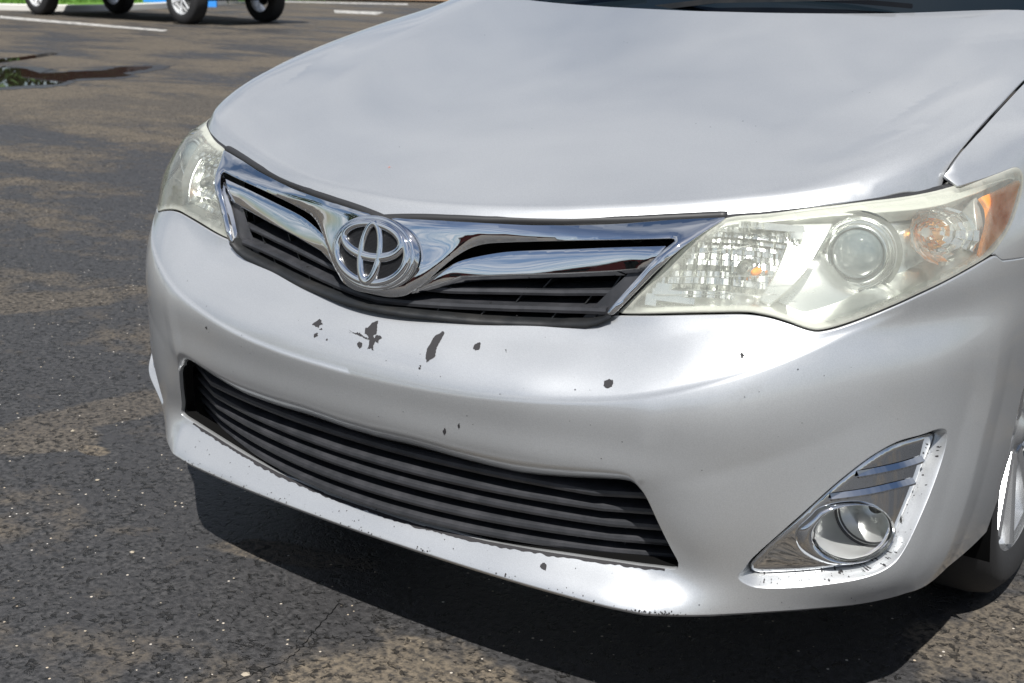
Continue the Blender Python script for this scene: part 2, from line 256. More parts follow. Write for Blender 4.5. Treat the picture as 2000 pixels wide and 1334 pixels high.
rows=[(.14,[(0,.0),(.16,.002),(.31,.010),(.42,.020),(.50,.030),(.535,.042),(.62,.098),(.708,.170),(.793,.245),(.837,.310),(.862,.41),(.876,.53),(.885,.9)]),
(.20,[(0,-.012),(.16,-.010),(.31,-.002),(.42,.008),(.50,.018),(.535,.028),(.62,.088),(.708,.160),(.793,.235),(.837,.300),(.862,.40),(.876,.52),(.885,.9)]),
(.25,[(.60,.078),(.65,.108),(.7,.145),(.75,.172),(.80,.196),(.840,.242),(.862,.33),(.878,.44),(.888,.6)]),
(.32,[(.60,.072),(.65,.100),(.7,.135),(.75,.164),(.80,.194),(.846,.250),(.870,.34),(.886,.45),(.894,.62)]),
(.385,[(.6,.069),(.65,.096),(.7,.131),(.75,.168),(.80,.212),(.848,.282),(.874,.37),(.889,.48),(.898,.64),(.902,.9)]),
(.405,[(0,-.022),(.15,-.017),(.3,-.002),(.42,.018),(.51,.036)]),
(.45,[(0,-.022),(.15,-.016),(.3,.0),(.42,.022),(.51,.040),(.6,.070),(.65,.095),(.70,.130),(.75,.172),(.80,.226),(.85,.312),(.878,.42),(.893,.55),(.902,.9)]),
(.53,[(0,-.010),(.15,-.004),(.3,.014),(.42,.037),(.51,.052),(.6,.078),(.65,.102),(.70,.136),(.75,.180),(.80,.238),(.85,.335),(.882,.46),(.897,.6),(.903,.9)]),
(.60,[(.46,.098),(.52,.10),(.6,.113),(.66,.135),(.71,.168),(.76,.208),(.81,.275),(.85,.36),(.88,.48),(.897,.63),(.905,.9)]),
(.64,[(.425,.104),(.49,.124),(.56,.136),(.64,.150),(.70,.178),(.75,.220),(.8,.285),(.845,.385),(.875,.50),(.895,.65),(.904,.9)]),
(.69,[(.44,.128),(.49,.142),(.56,.157),(.64,.170),(.7,.192),(.75,.228),(.8,.288),(.845,.395),(.872,.51),(.893,.66),(.902,.9)]),
(.74,[(.5,.168),(.56,.187),(.64,.205),(.7,.228),(.75,.262),(.8,.325),(.84,.42),(.865,.53),(.887,.68),(.899,.9)]),
(.785,[(.56,.228),(.64,.258),(.7,.280),(.75,.312),(.795,.375),(.83,.46),(.855,.57),(.876,.7),(.89,.9)]),
(.83,[(.836,.54),(.859,.64),(.876,.8),(.886,1.0),(.89,1.3)]),
(.90,[(.838,.66),(.860,.78),(.874,.95),(.882,1.1),(.885,1.3)]),
(.94,[(.838,.80),(.860,.92),(.872,1.1),(.876,1.3)]),]
def _dense(l,st=.032):
    p=np.array(l,float); L_=np.concatenate([[0],np.cumsum(np.linalg.norm(np.diff(p,axis=0),axis=1))]); t=np.linspace(0,L_[-1],max(2,int(L_[-1]/st)+1)); d=np.gradient(p,L_,axis=0) if len(p)>2 else np.tile((p[1]-p[0])/L_[-1],(2,1))
    k=np.clip(np.searchsorted(L_,t,side='right')-1,0,len(p)-2); h=(L_[k+1]-L_[k])[:,None]; x=((t-L_[k])/h[:,0])[:,None]
    return (2*x**3-3*x*x+1)*p[k]+(x**3-2*x*x+x)*h*d[k]+(-2*x**3+3*x*x)*p[k+1]+(x**3-x*x)*h*d[k+1]
_fx=np.array([0,.118,.185,.304,.412,.532,.588,.651,.712,.75,.775]);_fy=np.array([.066,.077,.089,.126,.172,.215,.244,.282,.330,.385,.455]);_fz=np.array([.741,.744,.748,.757,.765,.778,.785,.797,.806,.811,.815])
def _even(xs,ys,deg,w):
    A=np.stack([(xs/.8)**k for k in deg],1); return np.linalg.lstsq(A*w[:,None],ys*w,rcond=None)[0]
_w=np.ones(11); _cy=_even(_fx,_fy,(0,2,4,12),_w); _cz=_even(_fx,_fz,(0,2,4,8),_w)
_vt=np.linspace(-.1,1.6,3401); _fp=.235+.13*np.exp(-np.abs(_vt)/.25)+.80*np.exp(-(np.clip(_vt+.004,0,9)/.021)**4); _ft=np.cumsum(_fp)*(_vt[1]-_vt[0]); _ft-=np.interp(0,_vt,_ft)
def yfront(x): x=np.minimum(np.abs(x),.83)/.8; return sum(c*x**k for c,k in zip(_cy,(0,2,4,12)))
def H0(x,y):
    x=np.atleast_1d(np.asarray(x,float));y=np.atleast_1d(np.asarray(y,float))
    a=np.minimum(np.abs(x),.83)/.8; zf=sum(c*a**k for c,k in zip(_cz,(0,2,4,8)))
    v=y-yfront(x); f=np.interp(v,_vt,_ft)
    z=zf+f*(1-.10*a**4*np.clip(v/.7,0,1))+.036*a**4*(1-np.exp(-np.clip(v,0,9)/.05))*(1-.6*np.clip(v/.75,0,1))
    s=np.abs(x)-(.47+.22*np.clip(y-.25,0,1)); w=.010; sp=w*np.log1p(np.exp(np.clip(s/w,-40,40)))
    g=np.clip((v-.05)/.15,0,1)*np.clip((.80-np.abs(x))/.16,0,1)
    return z-.05*np.minimum(sp,.12)*g*g*(3-2*g)
_lines=[[(x,y,z) for x,y in r] for z,r in rows]
_lines.append([(0,.026,.2365),(.10,.027,.2365),(.20,.033,.238),(.30,.040,.240),(.40,.052,.243),(.48,.070,.247),(.53,.084,.252)])
_lines.append([(.514,.044,.382),(.524,.048,.359),(.535,.054,.335),(.545,.059,.311),(.553,.065,.290),(.559,.073,.267)])
_lines.append([(0,.030,.577),(.12,.045,.581),(.18,.058,.584),(.25,.075,.591),(.36,.101,.604),(.41,.104,.622)])
_lines.append([(.545,.222,.776),(.60,.252,.789),(.651,.284,.797),(.712,.328,.806),(.75,.385,.811),(.778,.455,.813)])
_lines.append([(x+.010,y,float(H0(x,y)[0])) for x,y in ((.776,.462),(.7785,.48),(.781,.51),(.785,.562),(.788,.63),(.789,.69),(.790,.83),(.795,.96),(.80,1.1),(.804,1.25))])
pts=[tuple(q) for l in _lines for q in _dense(l)]
_C=np.array([to_uzd(*q) for q in pts]); _C=np.vstack([_C,[(-a,b,c) for a,b,c in _C if a>.004]])
_U=_C[:,:2].copy()
def _phi(r): return np.where(r>1e-9,r*r*np.log(np.maximum(r,1e-9)),0)
_n=len(_U); _A=np.zeros((_n+3,_n+3)); _A[:_n,:_n]=_phi(np.hypot(_U[:,0][:,None]-_U[:,0],_U[:,1][:,None]-_U[:,1]))+np.eye(_n)*6e-5
_A[:_n,_n]=1;_A[:_n,_n+1:]=_U;_A[_n,:_n]=1;_A[_n+1:,:_n]=_U.T
_W=np.linalg.solve(_A,np.concatenate([_C[:,2],[0,0,0]]))
def D_raw(u,z):
    u=np.atleast_1d(np.asarray(u,float));z=np.atleast_1d(np.asarray(z,float)); out=np.empty(len(u))
    for i in range(0,len(u),20000):
        a=u[i:i+20000];b=z[i:i+20000]
        out[i:i+20000]=_phi(np.hypot(a[:,None]-_U[:,0],b[:,None]-_U[:,1]))@_W[:_n]+_W[_n]+_W[_n+1]*a+_W[_n+2]*b
    return out
def _blur(A,k,ax):
    r=int(3*k)+1; w=np.exp(-.5*(np.arange(-r,r+1)/k)**2); w/=w.sum(); A=np.moveaxis(A,ax,-1)
    # odd reflection at the ends keeps the slope
    L_=2*A[...,:1]-A[...,r:0:-1]; R__=2*A[...,-1:]-A[...,-2:-r-2:-1]; B=np.concatenate([L_,A,R__],-1)
    O=sum(w[i]*B[...,i:i+A.shape[-1]] for i in range(2*r+1)); return np.moveaxis(O,-1,ax)
class Grid:
    def __init__(s,f,x0,x1,dx,y0,y1,dy,bx,by):
        s.x=np.arange(x0,x1+dx/2,dx); s.y=np.arange(y0,y1+dy/2,dy); s.dx,s.dy=dx,dy
        X,Y=np.meshgrid(s.x,s.y,indexing='ij'); G=f(X.ravel(),Y.ravel()).reshape(X.shape)
        if bx: G=_blur(G,bx/dx,0)
        if by: G=_blur(G,by/dy,1)
        s.G=G
    def __call__(s,x,y):
        x=np.atleast_1d(np.asarray(x,float));y=np.atleast_1d(np.asarray(y,float))
        a=np.clip((x-s.x[0])/s.dx,1,len(s.x)-3.001);b=np.clip((y-s.y[0])/s.dy,1,len(s.y)-3.001); i=a.astype(int);j=b.astype(int);a=a-i;b=b-j
        W=lambda t:((1-t)**3/6,(3*t**3-6*t*t+4)/6,(-3*t**3+3*t*t+3*t+1)/6,t**3/6)
        wa,wb=W(a),W(b); return sum(wa[m]*wb[n]*s.G[i-1+m,j-1+n] for m in range(4) for n in range(4))
_D1=Grid(D_raw,-2.0,2.0,.010,.08,1.06,.004,.048,.007)
_zcu=np.array([0,.11,.21,.30,.38,.46,.53,.61,.69,.76,.85,.95]);_zcz=np.array([.490,.491,.495,.502,.510,.521,.538,.566,.594,.621,.650,.67])
_zs=np.linspace(0,1.0,201); _zz=_blur(np.interp(_zs,_zcu,_zcz)[None],8,1)[0]
_creases=[(np.array([(.527,.185),(.531,.198),(.552,.230),(.576,.266)]),.003,.030,.003),
(np.array([(.505,.402),(.512,.43),(.520,.47),(.528,.53)]),.003,.035,.003),
(np.array([(.955,.200),(.985,.225),(1.02,.285),(1.055,.353),(1.085,.423),(1.115,.491),(1.13,.56),(1.14,.62)]),.0075,.075,.004)]
def D0(u,z):
    u=np.atleast_1d(np.asarray(u,float));z=np.atleast_1d(np.asarray(z,float)); d=_D1(u,z); a=np.abs(u); zc=np.interp(a,_zs,_zz); t=z-zc; w=.006
    up=.080*np.clip((.62-a)/.25,0,1)*0+.075; e=np.sqrt(t*t+w*w)
    tent=np.clip(1-np.where(t>0,e/.075,e/.15),-.0,1); tent=np.where(tent>.12,tent,tent*tent/.24+.06*(tent>0))-.06*(tent>0)*(tent<=.12)*0
    tent=np.where(tent<.06,0,tent-.06)
    d=d+.015*tent*np.clip((.93-a)/.25,0,1)
    for ln,h,wd,sm in _creases:
        best=np.full(len(a),9.)
        m=(a>ln[:,0].min()-wd)&(a<ln[:,0].max()+wd)&(z>ln[:,1].min()-wd)&(z<ln[:,1].max()+wd)
        if not m.any(): continue
        q=np.stack([a[m],z[m]],1); b_=np.full(len(q),9.); tt=np.zeros(len(q))
        for i in range(len(ln)-1):
            ab=ln[i+1]-ln[i]; t_=np.clip(((q-ln[i])@ab)/(ab@ab),0,1); dd=np.hypot(*((q-ln[i]-t_[:,None]*ab).T)); k=dd<b_; b_[k]=dd[k]; tt[k]=(i+t_[k])/(len(ln)-1)
        e=np.clip(1-np.sqrt(b_*b_+sm*sm)/wd,0,1); e=np.where(e<.25,e*e*2,e-.125); fade=np.clip((1-tt)/.35,0,1)*np.clip(tt/.10+.6,0,1)
        d[m]+=h*e*fade
    return d
def P0(u,z,off=0,D=None):
    D=D or D0
    u=np.atleast_1d(np.asarray(u,float));z=np.atleast_1d(np.asarray(z,float))
    x,y,nx,ny=base(u); d=D(u,z)+off; return np.stack([x+nx*d,y+ny*d,z],1)

class RBF:
    def __init__(s,P,V,lam=2e-5):
        s.P=np.array(P,float); n=len(s.P); A=np.zeros((n+3,n+3)); d=s.P[:,None]-s.P
        A[:n,:n]=_phi(np.hypot(d[...,0],d[...,1]))+np.eye(n)*lam; A[:n,n]=1;A[:n,n+1:]=s.P;A[n,:n]=1;A[n+1:,:n]=s.P.T
        s.w=np.linalg.solve(A,np.concatenate([V,[0,0,0]]))
    def __call__(s,x,y):
        x=np.atleast_1d(np.asarray(x,float));y=np.atleast_1d(np.asarray(y,float)); o=np.empty(len(x)); n=len(s.P)
        for i in range(0,len(x),20000):
            a=x[i:i+20000];b=y[i:i+20000]
            o[i:i+20000]=_phi(np.hypot(a[:,None]-s.P[:,0],b[:,None]-s.P[:,1]))@s.w[:n]+s.w[n]+s.w[n+1]*a+s.w[n+2]*b
        return o
_gl=[[(0,.060,.741),(.06,.061,.741),(.13,.073,.742),(.192,.091,.742),(.267,.117,.745),(.38,.157,.755),(.456,.184,.766),(.537,.211,.776)],
[(0,.047,.70),(.08,.054,.70),(.13,.066,.701),(.182,.083,.705),(.219,.095,.712),(.306,.116,.723),(.389,.132,.734),(.481,.149,.746)],
[(0,.035,.66),(.08,.042,.66),(.12,.050,.658),(.166,.061,.658),(.242,.081,.666),(.323,.100,.678),(.403,.117,.691),(.442,.128,.697)],
[(0,.025,.62),(.074,.033,.620),(.15,.050,.616),(.25,.076,.620),(.36,.099,.630),(.411,.100,.635)],
[(0,.022,.598),(.04,.024,.598),(.12,.040,.596),(.3,.088,.602)]]
_g=[tuple(q) for l in _gl for q in _dense(l,.03)]
_g=_g+[(-a,b,c) for a,b,c in _g if a>0]
G0=Grid(RBF([(a,c) for a,b,c in _g],[b for a,b,c in _g],2e-4),-.62,.62,.006,.50,.84,.004,.030,.009)
def PG(x,z,off=0):
    x=np.atleast_1d(np.asarray(x,float));z=np.atleast_1d(np.asarray(z,float)); return np.stack([x,G0(x,z)-off,z],1)
def PH(x,y,off=0):
    x=np.atleast_1d(np.asarray(x,float));y=np.atleast_1d(np.asarray(y,float)); return np.stack([x,y,H0(x,y)+off],1)
# ---------------------------------------------------------------- object helpers
def tag(o,label=None,cat=None,group=None,kind=None):
    for k,v in (('label',label),('category',cat),('group',group),('kind',kind)):
        if v: o[k]=v
    return o
def empty(name,loc=(0,0,0),rz=0,**kw):
    o=bpy.data.objects.new(name,None); COL.objects.link(o); o.location=loc; o.rotation_euler=(0,0,rz); o.empty_display_size=.2; return tag(o,**kw)
def mobj(name,V,Fc,mt,parent=None,smooth=True,normals=None,mats=None,fm=None,autosmooth=None,**kw):
    me=bpy.data.meshes.new(name); me.from_pydata([tuple(map(float,v)) for v in V],[],[tuple(int(i) for i in f) for f in Fc]); me.update()
    o=bpy.data.objects.new(name,me); COL.objects.link(o)
    for x in (mats or [mt]): me.materials.append(x)
    if fm is not None: me.polygons.foreach_set('material_index',fm)
    if smooth:
        me.polygons.foreach_set('use_smooth',[True]*len(me.polygons))
        if autosmooth: me.set_sharp_from_angle(angle=math.radians(autosmooth))
    if normals is not None: me.normals_split_custom_set_from_vertices([tuple(map(float,n)) for n in normals])
    if parent: o.parent=parent
    return tag(o,**kw)
def catn(pts,k,corner=45):
    """closed smooth loop with exactly k samples per control segment"""
    p=np.array(pts,float);n=len(p);out=[]
    for i in range(n):
        p0,p1,p2,p3=p[i-1],p[i],p[(i+1)%n],p[(i+2)%n]; l=np.linalg.norm(p2-p1); t1=(p2-p0)*.5;t2=(p3-p1)*.5
        for t in (t1,t2):
            s=np.linalg.norm(t)
            if s>l: t*=l/s
        for j in range(k):
            t=j/k; out.append((2*t**3-3*t*t+1)*p1+(t**3-2*t*t+t)*t1+(-2*t**3+3*t*t)*p2+(t**3-t*t)*t2)
    return np.array(out)
def area2(p): x,y=p[:,0],p[:,1]; return .5*np.sum(x*np.roll(y,-1)-np.roll(x,-1)*y)
def catm(pts,closed=True,step=.006,corner=38):
    """smooth a control polygon with Catmull-Rom pieces that stop at sharp corners, evenly resampled"""
    p=np.array(pts,float); n=len(p); ang=[]
    for i in range(n):
        a=p[i]-p[i-1]; b=p[(i+1)%n]-p[i]
        c=np.dot(a,b)/(np.linalg.norm(a)*np.linalg.norm(b)+1e-12); ang.append(math.degrees(math.acos(np.clip(c,-1,1))))
    out=[]; m=n if closed else n-1
    for i in range(m):
        p1,p2=p[i],p[(i+1)%n]
        p0=p[i-1] if (closed or i>0) and ang[i]<corner else 2*p1-p2
        p3=p[(i+2)%n] if (closed or i<n-2) and ang[(i+1)%n]<corner else 2*p2-p1
        l=np.linalg.norm(p2-p1); k=max(1,int(round(l/step)))
        # centripetal-ish tangents limited by local length
        t1=(p2-p0)*.5; t2=(p3-p1)*.5
        for t in (t1,t2):
            s=np.linalg.norm(t)
            if s>l: t*=l/s
        for j in range(k):
            t=j/k; out.append((2*t**3-3*t*t+1)*p1+(t**3-2*t*t+t)*t1+(-2*t**3+3*t*t)*p2+(t**3-t*t)*t2)
    if not closed: out.append(p[-1])
    return np.array(out)
def inside(q,poly):
    x,y=q[:,0],q[:,1]; r=np.zeros(len(q),bool); a=poly; b=np.roll(poly,-1,0)
    for i in range(len(a)):
        c=((a[i,1]>y)!=(b[i,1]>y)); 
        if not c.any(): continue
        xi=(b[i,0]-a[i,0])*(y-a[i,1])/(b[i,1]-a[i,1]+1e-15)+a[i,0]; r^=c&(x<xi)
    return r
def pdist(q,poly,closed=True):
    a=poly if closed else poly[:-1]; b=np.roll(poly,-1,0) if closed else poly[1:]; best=np.full(len(q),1e9)
    for i in range(len(a)):
        ab=b[i]-a[i]; l=ab@ab+1e-15; t=np.clip(((q-a[i])@ab)/l,0,1); d=np.hypot(*((q-a[i]-t[:,None]*ab).T)); best=np.minimum(best,d)
    return best
def vnormals(V,Fc):
    N=np.zeros_like(V)
    for k in (3,4):
        f=np.array([x for x in Fc if len(x)==k])
        if len(f)==0: continue
        n=np.cross(V[f[:,1]]-V[f[:,0]],V[f[:,2]]-V[f[:,0]])
        if k==4: n=np.cross(V[f[:,2]]-V[f[:,0]],V[f[:,3]]-V[f[:,1]])
        for j in range(k): np.add.at(N,f[:,j],n)
    return N/(np.linalg.norm(N,axis=1)[:,None]+1e-12)
def patch(outer,holes,f,step,rolls=None,extra=(),ring=None,margin=.55,eps=.0008):
    """triangulated trimmed surface f(u,v)->xyz; rolls[i]=(radius,depth) rolls loop i inwards; ring[i]=fn(P,n,t,uv)->rows"""
    loops=[np.array(outer,float)]+[np.array(h,float) for h in holes]
    if area2(loops[0])<0: loops[0]=loops[0][::-1]
    for i in range(1,len(loops)):
        if area2(loops[i])>0: loops[i]=loops[i][::-1]
    B=np.vstack(loops); edges=[];s=0;idx=[]
    for l in loops:
        n=len(l); idx.append(np.arange(s,s+n)); edges+=[(s+i,s+(i+1)%n) for i in range(n)]; s+=n
    lo=loops[0].min(0);hi=loops[0].max(0)
    gx=np.arange(lo[0],hi[0]+step,step);rows_=[]
    for j,y in enumerate(np.arange(lo[1],hi[1],step*.866)): rows_.append(np.stack([gx+(j%2)*step/2,np.full(len(gx),y)],1))
    G=np.vstack(rows_); k=inside(G,loops[0])
    for h in loops[1:]: k&=~inside(G,h)
    G=G[k]; 
    for l in loops: G=G[pdist(G,l)>step*margin] if len(G) else G
    ex=[]
    for e in extra:
        e=np.array(e,float); G=G[pdist(G,e,False)>step*margin]
    pts=[B,G]; base0=len(B)+len(G)
    for e in extra:
        e=np.array(e,float); pts.append(e); edges+=[(base0+i,base0+i+1) for i in range(len(e)-1)]; base0+=len(e)
    A=np.vstack(pts)
    r=delaunay_2d_cdt([Vector((float(a),float(b))) for a,b in A],edges,[],0,1e-7,True)
    V2=np.array([(v.x,v.y) for v in r[0]]); T=np.array([t for t in r[2] if len(t)==3]); orig=r[3]
    mp={}
    for i,o in enumerate(orig):
        for q in o: mp[q]=i
    c=V2[T].mean(1); k=inside(c,loops[0])
    for h in loops[1:]: k&=~inside(c,h)
    T=T[k]; a=V2[T]; ar=(a[:,1,0]-a[:,0,0])*(a[:,2,1]-a[:,0,1])-(a[:,2,0]-a[:,0,0])*(a[:,1,1]-a[:,0,1])
    T[ar<0]=T[ar<0][:,::-1]; T=T[np.abs(ar)>1e-10]
    V=f(V2[:,0],V2[:,1]); du=f(V2[:,0]+eps,V2[:,1])-f(V2[:,0]-eps,V2[:,1]); dw=f(V2[:,0],V2[:,1]+eps)-f(V2[:,0],V2[:,1]-eps)
    N=np.cross(du,dw); N/=np.linalg.norm(N,axis=1)[:,None]
    faces=[tuple(t) for t in T]; np_=len(V); VV=[V]; cnt=np_; row_tag=[]
    for li,l in enumerate(idx):
        spec=(rolls or {}).get(li); rg=(ring or {}).get(li)
        if spec is None and rg is None: continue
        ids=np.array([mp[i] for i in l]); n=len(ids)
        Pb=V[ids]; nb=N[ids]; tt=np.roll(Pb,-1,0)-np.roll(Pb,1,0); tt/=np.linalg.norm(tt,axis=1)[:,None]+1e-12
        out=np.cross(tt,nb); out/=np.linalg.norm(out,axis=1)[:,None]+1e-12
        rws=[]
        if rg is not None: rws=rg(Pb,nb,out,loops[li])
        else:
            rad,dep=spec
            for a in (30,60,90): a=math.radians(a); rws.append(Pb+out*rad*math.sin(a)-nb*rad*(1-math.cos(a)))
            if dep>0: rws.append(rws[-1]-nb*dep)
        prev=ids
        for rw in rws:
            cur=np.arange(cnt,cnt+n); cnt+=n; VV.append(rw)
            for i in range(n):
                j=(i+1)%n; faces.append((prev[j],prev[i],cur[i],cur[j]))
            prev=cur
    VV=np.vstack(VV); NN=vnormals(VV,faces); NN[:np_]=N
    return VV,faces,NN,V2
def mirror_uv(p): p=np.array(p,float)*[-1,1]; return p[::-1]
def full(half_list):
    """half outline from the centre top round to the centre bottom -> whole outline"""
    h=np.array(half_list,float); return np.vstack([h,(h*[-1,1])[::-1]])
def flipx(V,Fc,N=None):
    V=np.array(V)*[-1,1,1]; F2=[tuple(f[::-1]) for f in Fc]; return (V,F2) if N is None else (V,F2,np.array(N)*[-1,1,1])
def sweep(path,sec,closed=False,up=(0,0,1),caps=True,scale=None):
    """sweep a 2D section (a=sideways out, b=up) along a 3D path"""
    p=np.array(path,float); n=len(p); sec=np.array(sec,float); m=len(sec)
    if closed: t=np.roll(p,-1,0)-np.roll(p,1,0)
    else: t=np.gradient(p,axis=0)
    t/=np.linalg.norm(t,axis=1)[:,None]; up=np.array(up,float)
    if up.ndim==1: up=np.tile(up,(n,1))
    s=np.cross(t,up); s/=np.linalg.norm(s,axis=1)[:,None]; u=np.cross(s,t)
    V=[];F_=[]
    for i in range(n):
        k=1 if scale is None else scale[i]
        V+= [p[i]+s[i]*a*k+u[i]*b*k for a,b in sec]
    N_=n if closed else n-1
    for i in range(N_):
        for j in range(m):
            a=i*m+j;b=i*m+(j+1)%m;c=((i+1)%n)*m+(j+1)%m;d=((i+1)%n)*m+j; F_.append((a,b,c,d))
    if caps and not closed: F_.append(tuple(range(m-1,-1,-1))); F_.append(tuple(range((n-1)*m,n*m)))
    return np.array(V),F_
def circ_sec(r,m=10,ry=None): return [(r*math.cos(2*math.pi*i/m),(ry or r)*math.sin(2*math.pi*i/m)) for i in range(m)]
def lathe(prof,m=48,axis='x'):
    """profile (radius, along) round the axis"""
    V=[];F_=[];n=len(prof)
    for i in range(m):
        a=2*math.pi*i/m;c,s=math.cos(a),math.sin(a)
        for r,h in prof: V.append((h,r*c,r*s) if axis=='x' else ((r*c,h,r*s) if axis=='y' else (r*c,r*s,h)))
    for i in range(m):
        for j in range(n-1):
            a=i*n+j;b=((i+1)%m)*n+j; F_.append((a,b,b+1,a+1))
    return np.array(V),F_
def box(x0,x1,y0,y1,z0,z1):
    V=[(x,y,z) for x in (x0,x1) for y in (y0,y1) for z in (z0,z1)]
    return V,[(0,1,3,2),(4,6,7,5),(0,4,5,1),(2,3,7,6),(0,2,6,4),(1,5,7,3)]
def bevelled(name,V,Fc,mt,parent,w=.003,seg=2,**kw):
    o=mobj(name,V,Fc,mt,parent,smooth=True,**kw); b=o.modifiers.new('bevel','BEVEL'); b.width=w; b.segments=seg; b.limit_method='ANGLE'; b.harden_normals=True; o.data.set_sharp_from_angle(angle=math.radians(35)); return o
def join(parts):
    V=[];F_=[];k=0
    for v,f in parts:
        V+=[tuple(x) for x in v]; F_+=[tuple(i+k for i in q) for q in f]; k+=len(v)
    return V,F_
# ================================================================ SETTING: ground
STEPG=None
gv,gf=[],[]
g=mobj('ground',[(-150,-150,GZ),(150,-150,GZ),(150,150,GZ),(-150,150,GZ)],[(0,1,2,3)],M['asphalt'],smooth=False,kind='structure',label='weathered dark grey asphalt of the parking lot with tan worn patches')
# ================================================================ CAR
car=empty('parked_car',(0,0,GZ),label='silver sedan with chipped front bumper and hazy headlights, filling the photo',cat='car')
def cp(name,V,Fc,mt,parent=car,**kw):
    o=mobj(name,V,Fc,mt,parent,**kw)
    if parent is car: o.location=(0,0,-GZ)
    return o
def sub(name,V,Fc,mt,parent,**kw): return mobj(name,V,Fc,mt,parent,**kw)
# ---- front bumper ------------------------------------------------
BEZ=np.array(FOG_BEZ);RID=np.array(FOG_RIDGE)
def DF(u,z):
    u=np.atleast_1d(u);z=np.atleast_1d(z); d=D0(u,z); q=np.stack([np.abs(u),z],1)
    near=(q[:,0]>.62)&(q[:,0]<1.03)&(q[:,1]>.21)&(q[:,1]<.51)
    if near.any():
        s=q[near]; ir=inside(s,RIDc); ib=inside(s,BEZc); dr=pdist(s,RIDc); db=pdist(s,BEZc)
        w=np.where(ib,1.0,np.where(ir,dr/(dr+db+1e-9),0)); w=w*w*(3-2*w)*.5+w*.5
        d[near]-=.028*w
    return d
BEZc=catn(BEZ,5); RIDc=catn(RID,5)
def PB(u,z,off=0): return P0(u,z,off,DF)
yw,zw,ra=.965,.305,.372               # wheel centre and arch radius
u_of=lambda y: to_uzd(.902,y,.5)[0]
def arch(a0,a1,n,r=ra): return [(u_of(yw)+r*math.cos(a),zw+r*math.sin(a)) for a in np.linspace(math.radians(a0),math.radians(a1),n)]
top=BUMP_TOP[:-1]; 
arc=arch(103,190,14); arc=[q for q in arc if q[1]>.245]
arc_top=arc[0]
seam_end=arc[0]
top_c=[(0,.577),(.065,.5795)]+top
BUMP_LOW=[(.16,.198),(.31,.198),(.425,.198),(.485,.1982),(.53,.1985),(.635,.2005),(.756,.2055),(.867,.213),(.955,.219),(1.073,.2225),(1.222,.2225),(1.36,.216)]
low=[q for q in BUMP_LOW if q[0]<arc[-1][0]-.03]
low_c=[(q[0],q[1]) for q in low]
half=catm(top_c+[arc[0]],False,.007).tolist()[:-1]+arc+catm([(arc[-1][0]-.02,.222)]+low_c[::-1]+[(.08,.1978),(0,.1976)],False,.009).tolist()
outer=full(half[1:-1]); outer=np.vstack([outer,[[half[0][0],half[0][1]]]]) if False else outer
hole=full(catm([(.03,.410)]+HOLE_OUT[:-1]+[(.06,.2365)],False,.007).tolist())
hole[:,1]=np.where((hole[:,1]<.30)&(np.abs(hole[:,0])<.35),np.minimum(hole[:,1],.2405),hole[:,1]) if False else hole[:,1]
def grow(poly,d):
    n=len(poly); t=np.roll(poly,-1,0)-np.roll(poly,1,0); t/=np.linalg.norm(t,axis=1)[:,None]; s=1 if area2(poly)>0 else -1
    return poly+np.stack([t[:,1],-t[:,0]],1)*d*s
bz2=grow(BEZc,.0012)
def fog_ring(sgn):
    R0=RIDc*[sgn,1]; B0=bz2*[sgn,1]
    def f(Pb,nb,out,uv):
        R_,B_=(R0,B0) if np.allclose(uv[0],R0[0]) else (R0[::-1],B0[::-1])
        r=[]
        for t in (.10,.22,.36,.52,.68,.82,.92,1.0):
            q=R_*(1-t)+B_*t; w=t*t*(3-2*t)*.5+t*.5; w=min(w,1); 
            if t<.15: w*=.55
            r.append(P0(q[:,0],q[:,1],-.028*w))
        r.append(r[-1]+np.array([0,.016,0])); return r
    return f
def hole_ring(Pb,nb,out,uv):
    x=np.abs(Pb[:,0]); z=Pb[:,2]
    w=np.clip((z-.355)/.045,0,1)**2*(.55+.45*np.clip((.50-x)/.2,0,1)); w=w[:,None]
    d=np.array([0,.031,-.040])*w+(out*.0025+np.array([0,.004,0]))*(1-w)
    r=[]
    for k,(a,b) in enumerate(((.12,.0),(.30,.07),(.55,.30),(.8,.62),(1,1))):
        r.append(Pb+d*[1,b,a])
    r.append(r[-1]+np.array([0,.028,0])*w+np.array([0,.006,-.001])*(1-w))
    return r
V,Fc,N,_=patch(outer,[hole,RIDc,RIDc*[-1,1]],P0,.0085,rolls={0:(.003,.014)},ring={1:hole_ring,2:fog_ring(1),3:fog_ring(-1)},extra=[np.stack([(cu_:=np.linspace(-.9,.9,200)),np.interp(np.abs(cu_),_zs,_zz)+dz],1) for dz in (-.007,.0,.007)])
# the bottom edge rolls under with a wider radius
bumper=cp('front_bumper',V,Fc,M['paint'],normals=N,label='silver front bumper with chipped paint showing grey primer')
